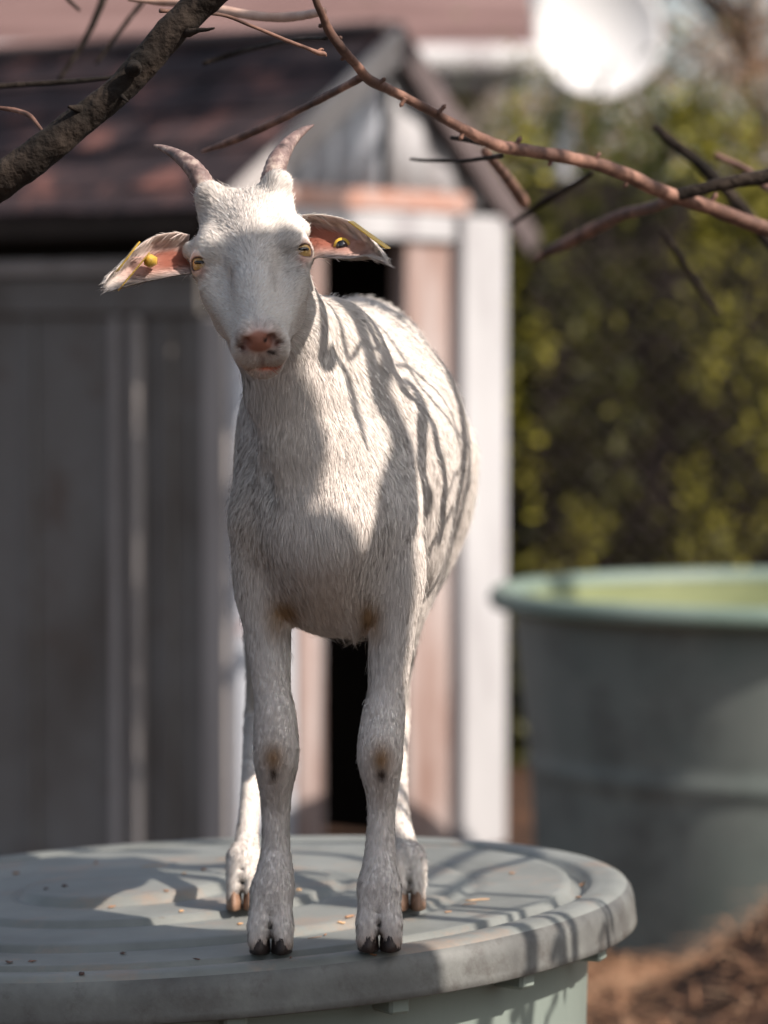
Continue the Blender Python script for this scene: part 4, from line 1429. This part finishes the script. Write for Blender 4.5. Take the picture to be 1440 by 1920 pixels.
caster_tree = empty('shade_tree', tuple(at_tree(2.575, 0, -.62).xy.to_3d()), 'unseen broad trunked tree on the right, its bare boughs shaped to shade the goat', 'tree')  # out of view; trunk and boughs traced back sunward from the wanted shadows
SC = -.62
def limb(path, name='bough', mat=M_bark, seg=16, rough=.07, freq=9, parent=caster_tree, n=8):
    pts = spline([(*p, r) for p, r in path], n)
    m = MB().tube([Vector(q[:3]) for q in pts], [max(q[3], .0007) for q in pts], seg, rough=rough, freq=freq)
    return m.build(name, mat, parent)
b0 = at_tree(2.575, 1.0, SC)
limb([(Vector((b0.x, b0.y, -.05)), .36), (Vector((b0.x, b0.y, .35)), .29), (at_tree(2.575, .3, SC), .275), (at_tree(2.58, .74, SC), .272), (at_tree(2.55, .87, SC), .25),
      (at_tree(2.515, .97, SC), .230), (at_tree(2.50, 1.05, SC), .222), (at_tree(2.48, 1.13, SC), .210), (at_tree(2.42, 1.20, SC), .17), (at_tree(2.33, 1.24, SC), .13), (at_tree(2.15, 1.28, SC), .11), (at_tree(1.95, 1.36, SC), .09), (at_tree(1.5, 1.55, SC), .05)], 'trunk', seg=40, rough=.035, freq=5)
limb([(at_tree(2.54, 1.0, SC), .14), (at_tree(2.63, 1.11, SC), .062), (at_tree(2.680, 1.18, SC), .050), (at_tree(2.668, 1.28, SC), .046), (at_tree(2.62, 1.345, SC), .042), (at_tree(2.54, 1.368, SC), .044),
      (at_tree(2.42, 1.38, SC), .042), (at_tree(2.2, 1.45, SC), .03), (at_tree(1.8, 1.7, SC), .02)], 'bough')
# fork to the right, its shade runs up over the shoulder
limb([(at_tree(2.60, .78, SC), .19), (at_tree(2.76, .95, SC), .07), (up_to_tree(hit(735, 985), SC), .030), (up_to_tree(hit(752, 920), SC), .026), (up_to_tree(hit(758, 850), SC), .020),
      (up_to_tree(hit(735, 775), SC), .015), (up_to_tree(hit(716, 725), SC), .012), (at_tree(2.93, 1.38, SC), .014), (at_tree(3.0, 1.7, SC), .02), (at_tree(3.3, 2.1, SC), .02)], 'bough')

def stroke(pix, w, sc=-1.45, lead=None, n=7):
    """bough whose shadow runs through these photo points; w half widths in pixels"""
    pts = []
    for i, (px, py) in enumerate(pix):
        ww = w[0] + (w[1] - w[0]) * i / (len(pix) - 1)
        pts.append((up_to_tree(hit(px, py), sc), ww * 1.9 / 2000))
    if lead is not None:
        pts = [(lead, pts[0][1] * 2.2), ((lead + pts[0][0]) / 2 + Vector((0, 0, .05)), pts[0][1] * 1.6)] + pts
    limb(pts, 'branch', M_bark, seg=8, rough=.12, freq=60, n=n)
top_ = at_tree(2.92, 1.78, SC)
top2 = at_tree(3.2, 2.05, SC)
for pix, w in (([(644, 640), (681, 638), (711, 656), (756, 686), (805, 723), (842, 772), (862, 822), (876, 890), (868, 939), (852, 1010)], (3.0, 3.2)),
               ([(719, 672), (767, 719), (797, 772), (812, 802), (820, 845), (833, 897), (830, 954), (822, 1010)], (6, 9)),
               ([(767, 693), (816, 761), (850, 806), (863, 860), (862, 916)], (2.6, 3)),
               ([(866, 800), (848, 897), (836, 935)], (2.2, 1.5)),
               ([(868, 927), (846, 954), (816, 1010), (800, 1050)], (2.6, 2)),
               ([(606, 640), (627, 665), (647, 702), (670, 785), (688, 845)], (10, 2.5)),
               ([(737, 691), (775, 747), (790, 822), (792, 897), (800, 960)], (9, 12)),
               ([(700, 700), (728, 777), (750, 820), (765, 870), (770, 940), (762, 990)], (9, 15))):
    stroke(pix, w, lead=top_)
# shades across the right of the lid and down its wall
for pix, w in (([(650, 1605), (760, 1622), (880, 1600), (960, 1596)], (9, 9)), ([(930, 1592), (890, 1640), (830, 1680)], (8, 7)),
               ([(1120, 1688), (1040, 1694), (960, 1704), (880, 1722)], (3.4, 3)), ([(1036, 1724), (1046, 1760), (1036, 1800)], (5, 6)),
               ([(1128, 1700), (1134, 1730), (1124, 1764)], (3, 3)), ([(1000, 1842), (978, 1880), (960, 1915)], (7, 8)),
               ([(1062, 1800), (1045, 1860), (1022, 1915)], (3, 3)), ([(920, 1850), (905, 1915)], (10, 10))):
    stroke(pix, w, sc=-1.0, lead=top2)
for i in range(6):       # more fine boughs that dapple the shed and the hedge
    e0 = random.uniform(3.0, 4.6)
    z0 = random.uniform(1.9, 2.6)
    a = at_tree(e0, z0, SC + random.uniform(-.4, .2))
    limb([(top2, .02), ((a + top2) / 2 + Vector((0, 0, random.uniform(-.1, .25))), .014), (a, .009), (a + Vector((random.uniform(-.1, .5), random.uniform(.1, .6), random.uniform(-.3, .3))), .004)], 'branch', seg=8)

# ---- unseen slim bare tree, added to dapple the shed's gable and roof
def gable_pt(px, py):
    k = gpx(px); return P(px, py, (A + W * k).y)
hub = gable_pt(620, 250) + S * 4.6
st0 = Vector((hub.x, hub.y, 0))
shed_caster = empty('dapple_tree', tuple(st0), 'unseen slim bare tree added to throw dappled shade on the shed', 'tree')
limb([(st0 + Z * -.05, .10), (st0 + Z * 1.2, .07), (st0 + Z * 3.0, .055), (hub, .04), (hub + Z * .8, .02)], 'trunk', M_bark, 16, .08, 9, shed_caster)
def roof_pt(u, t):
    return A + U * u + W * (-ov + (GP + ov) * t) + Z * (EZ - sl * ov + (PZ - EZ + sl * ov) * t)
def dapple(pts, r, t=2.4):
    q = [(p + S * t, r * random.uniform(.7, 1.2)) for p in pts]
    limb([(hub, .03), (q[0][0] + (hub - q[0][0]) * .4 + S * .3, .016)] + q, 'branch', M_bark, 8, .12, 20, shed_caster, 5)
dapple([gable_pt(500, 330), gable_pt(600, 250), gable_pt(680, 150), gable_pt(740, 100)], .045)
dapple([gable_pt(560, 360), gable_pt(640, 290), gable_pt(690, 200), gable_pt(720, 150)], .035)
dapple([gable_pt(640, 360), gable_pt(690, 300), gable_pt(725, 230)], .018)
dapple([gable_pt(400, 800), gable_pt(440, 760), gable_pt(470, 730)], .03)
dapple([gable_pt(400, 700), gable_pt(450, 640), gable_pt(480, 600)], .02)
dapple([gable_pt(400, 1060), gable_pt(430, 1000), gable_pt(470, 960)], .04)
dapple([gable_pt(400, 1250), gable_pt(440, 1260), gable_pt(480, 1270)], .02)
for i in range(16):
    u = random.uniform(.0, 1.6); t_ = random.uniform(.1, 1)
    dapple([roof_pt(u, t_), roof_pt(u + random.uniform(.1, .4), t_ - random.uniform(-.2, .3)), roof_pt(u + random.uniform(.4, .9), t_ - random.uniform(-.3, .5))], random.uniform(.015, .045), 3.0)

# ---- the branches seen in the picture
def vis(path, name, mat, label_parent, rough=.10, freq=60, seg=14, n=9):
    pts = []
    for px, py, hw, d in path:
        pts.append((P(px, py, d), hw * (.86 if mat is M_twig else 1) * d / F))
    return limb(pts, name, mat, seg, rough, freq, label_parent, n)
# limb with dark rough bark on the left; its trunk stands outside the picture on the left
o = P(-900, 1000, 3.5)
plum = empty('dark_barked_tree', (o.x, o.y, 0), 'tree with thick dark rough bark whose limb slants across the upper left corner', 'tree')
tl = P(-640, 760, 3.45)
limb([(Vector((tl.x, tl.y, -.05)), .13), (Vector((tl.x + .02, tl.y, .5)), .085), (Vector((tl.x, tl.y, 1.0)), .07), (P(-560, 620, 3.42), .055)], 'trunk', M_bark, 20, .10, 18, plum)
vis([(-560, 620, 70, 3.42), (-250, 480, 45, 3.38), (-50, 372, 36, 3.34), (60, 297, 33, 3.32), (150, 228, 30, 3.32), (215, 176, 28, 3.32), (265, 122, 28, 3.32), (322, 60, 30, 3.32), (386, -5, 31, 3.32), (480, -80, 32, 3.3), (700, -260, 26, 3.25), (900, -500, 15, 3.2)],
    'limb', M_bark, plum, rough=.11, freq=42, seg=40, n=26)
vis([(250, 128, 16, 3.300), (257, 127, 9, 3.292), (262, 126, 3, 3.288)], 'knot', M_bark, plum, rough=.3, n=4)
# snags and stubs
vis([(352, 62, 8, 3.31), (372, 57, 4.5, 3.30), (388, 56, 3.5, 3.295), (402, 53, 2, 3.29)], 'twig', M_bark, plum, rough=.2)
vis([(226, 178, 6, 3.31), (240, 190, 2, 3.30)], 'stub', M_bark, plum)
vis([(150, 205, 9, 3.31), (128, 200, 2.5, 3.30)], 'stub', M_bark, plum)
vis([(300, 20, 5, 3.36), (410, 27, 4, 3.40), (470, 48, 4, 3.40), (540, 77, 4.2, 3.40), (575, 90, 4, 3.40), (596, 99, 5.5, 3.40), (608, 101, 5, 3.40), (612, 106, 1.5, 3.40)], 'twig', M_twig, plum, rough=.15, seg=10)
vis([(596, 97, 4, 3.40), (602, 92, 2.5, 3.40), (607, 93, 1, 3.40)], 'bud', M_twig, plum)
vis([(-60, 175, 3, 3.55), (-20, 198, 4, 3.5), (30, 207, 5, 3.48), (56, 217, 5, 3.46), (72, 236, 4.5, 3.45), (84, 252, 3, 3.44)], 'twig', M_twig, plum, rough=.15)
vis([(-60, 165, 5, 3.7), (20, 160, 5, 3.7), (100, 155, 5, 3.7), (185, 148, 4, 3.7), (260, 138, 3, 3.7)], 'twig', M_bark, plum, rough=.15)
vis([(110, 150, 4, 4.3), (150, 90, 5, 4.3), (185, 20, 7, 4.3), (210, -60, 8, 4.3)], 'twig', M_bark, plum)
vis([(180, 120, 3, 4.3), (215, 70, 4, 4.3), (262, 10, 5, 4.3), (300, -50, 6, 4.3)], 'twig', M_bark, plum)
vis([(150, 20, 3, 4.1), (120, -10, 4, 4.1), (100, -50, 5, 4.1)], 'twig', M_bark, plum)

o = P(2300, 700, 3.0)
apple = empty('red_twigged_tree', (o.x, o.y + .9, 0), 'tree with thin reddish brown branches running across the picture behind the goat', 'tree')
lo = Vector((o.x, o.y + .9, 0))
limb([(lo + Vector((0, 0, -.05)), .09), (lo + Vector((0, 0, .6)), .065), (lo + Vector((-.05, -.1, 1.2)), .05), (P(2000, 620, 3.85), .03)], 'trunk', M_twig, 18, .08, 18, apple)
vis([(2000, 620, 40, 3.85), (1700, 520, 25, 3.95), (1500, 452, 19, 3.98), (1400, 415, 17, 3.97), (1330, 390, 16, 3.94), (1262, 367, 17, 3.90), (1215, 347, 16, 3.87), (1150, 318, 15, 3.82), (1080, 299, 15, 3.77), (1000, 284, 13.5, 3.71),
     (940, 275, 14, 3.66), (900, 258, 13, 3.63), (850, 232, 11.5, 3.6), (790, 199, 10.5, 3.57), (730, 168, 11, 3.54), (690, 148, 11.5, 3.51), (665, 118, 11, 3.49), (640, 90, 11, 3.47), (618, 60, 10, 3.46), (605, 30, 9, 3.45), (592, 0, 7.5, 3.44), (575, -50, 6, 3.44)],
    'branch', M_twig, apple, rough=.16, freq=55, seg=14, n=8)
for px, py, dx, dy, d in ((1330, 388, 14, -26, 3.94), (1180, 330, -10, 22, 3.84), (1110, 306, 16, -20, 3.79), (1040, 293, -12, 18, 3.74), (965, 280, 12, -24, 3.68), (870, 243, -8, 20, 3.61),
                          (820, 214, 16, -18, 3.58), (760, 183, -10, 18, 3.55), (708, 158, 15, -12, 3.52), (652, 104, -14, 8, 3.48), (628, 74, 14, -4, 3.465), (610, 44, -13, 6, 3.455)):
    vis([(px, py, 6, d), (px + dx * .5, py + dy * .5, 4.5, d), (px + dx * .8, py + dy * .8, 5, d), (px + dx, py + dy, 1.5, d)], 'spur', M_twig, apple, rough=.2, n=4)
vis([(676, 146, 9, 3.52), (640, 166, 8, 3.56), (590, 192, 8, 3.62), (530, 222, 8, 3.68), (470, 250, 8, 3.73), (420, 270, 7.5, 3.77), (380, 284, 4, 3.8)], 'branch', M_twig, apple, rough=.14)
vis([(240, -4, 6, 3.72), (300, 3, 7, 3.72), (370, 8, 8, 3.70), (430, 22, 9, 3.68), (500, 32, 9, 3.65), (560, 30, 9, 3.62), (605, 22, 8, 3.52)], 'branch', M_pale, apple, rough=.15)
vis([(612, 72, 4, 3.6), (560, 74, 4.5, 3.75), (500, 85, 5, 3.9), (440, 100, 5, 4.0), (380, 120, 4, 4.0)], 'twig', M_bark, apple)
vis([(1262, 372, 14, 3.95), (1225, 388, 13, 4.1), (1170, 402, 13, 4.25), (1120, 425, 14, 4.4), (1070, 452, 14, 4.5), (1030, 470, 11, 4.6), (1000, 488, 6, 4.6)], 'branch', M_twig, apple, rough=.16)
vis([(1700, 290, 16, 3.9), (1500, 322, 15, 3.9), (1440, 330, 14, 3.9), (1370, 342, 13, 3.9), (1300, 358, 12, 3.9), (1265, 368, 11, 3.9)], 'branch', M_bark, apple, rough=.14)
vis([(1225, 235, 8, 4.5), (1262, 268, 11, 4.5), (1310, 305, 12, 4.5), (1350, 345, 12, 4.5), (1400, 400, 12, 4.5), (1460, 470, 12, 4.5), (1600, 560, 14, 4.4)], 'branch', M_bark, apple)
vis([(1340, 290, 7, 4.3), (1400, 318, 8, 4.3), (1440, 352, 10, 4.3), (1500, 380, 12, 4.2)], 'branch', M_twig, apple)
vis([(940, 292, 5, 3.72), (900, 298, 4, 3.78), (850, 302, 3.5, 3.85), (800, 301, 3.2, 3.9), (770, 298, 2.5, 3.92)], 'twig', M_bark, apple, rough=.15)
vis([(905, 268, 6, 3.66), (880, 262, 6, 3.69), (848, 258, 4, 3.72)], 'twig', M_bark, apple, rough=.15)
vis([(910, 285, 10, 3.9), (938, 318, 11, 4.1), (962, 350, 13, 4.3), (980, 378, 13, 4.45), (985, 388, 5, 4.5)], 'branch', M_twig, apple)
vis([(1110, 325, 5, 4.1), (1060, 355, 6, 4.3), (1010, 385, 6, 4.4), (960, 420, 4, 4.5)], 'twig', M_bark, apple)
vis([(1240, 430, 5, 4.6), (1280, 490, 6, 4.7), (1320, 550, 6, 4.8), (1350, 590, 4, 4.9)], 'twig', M_bark, apple)
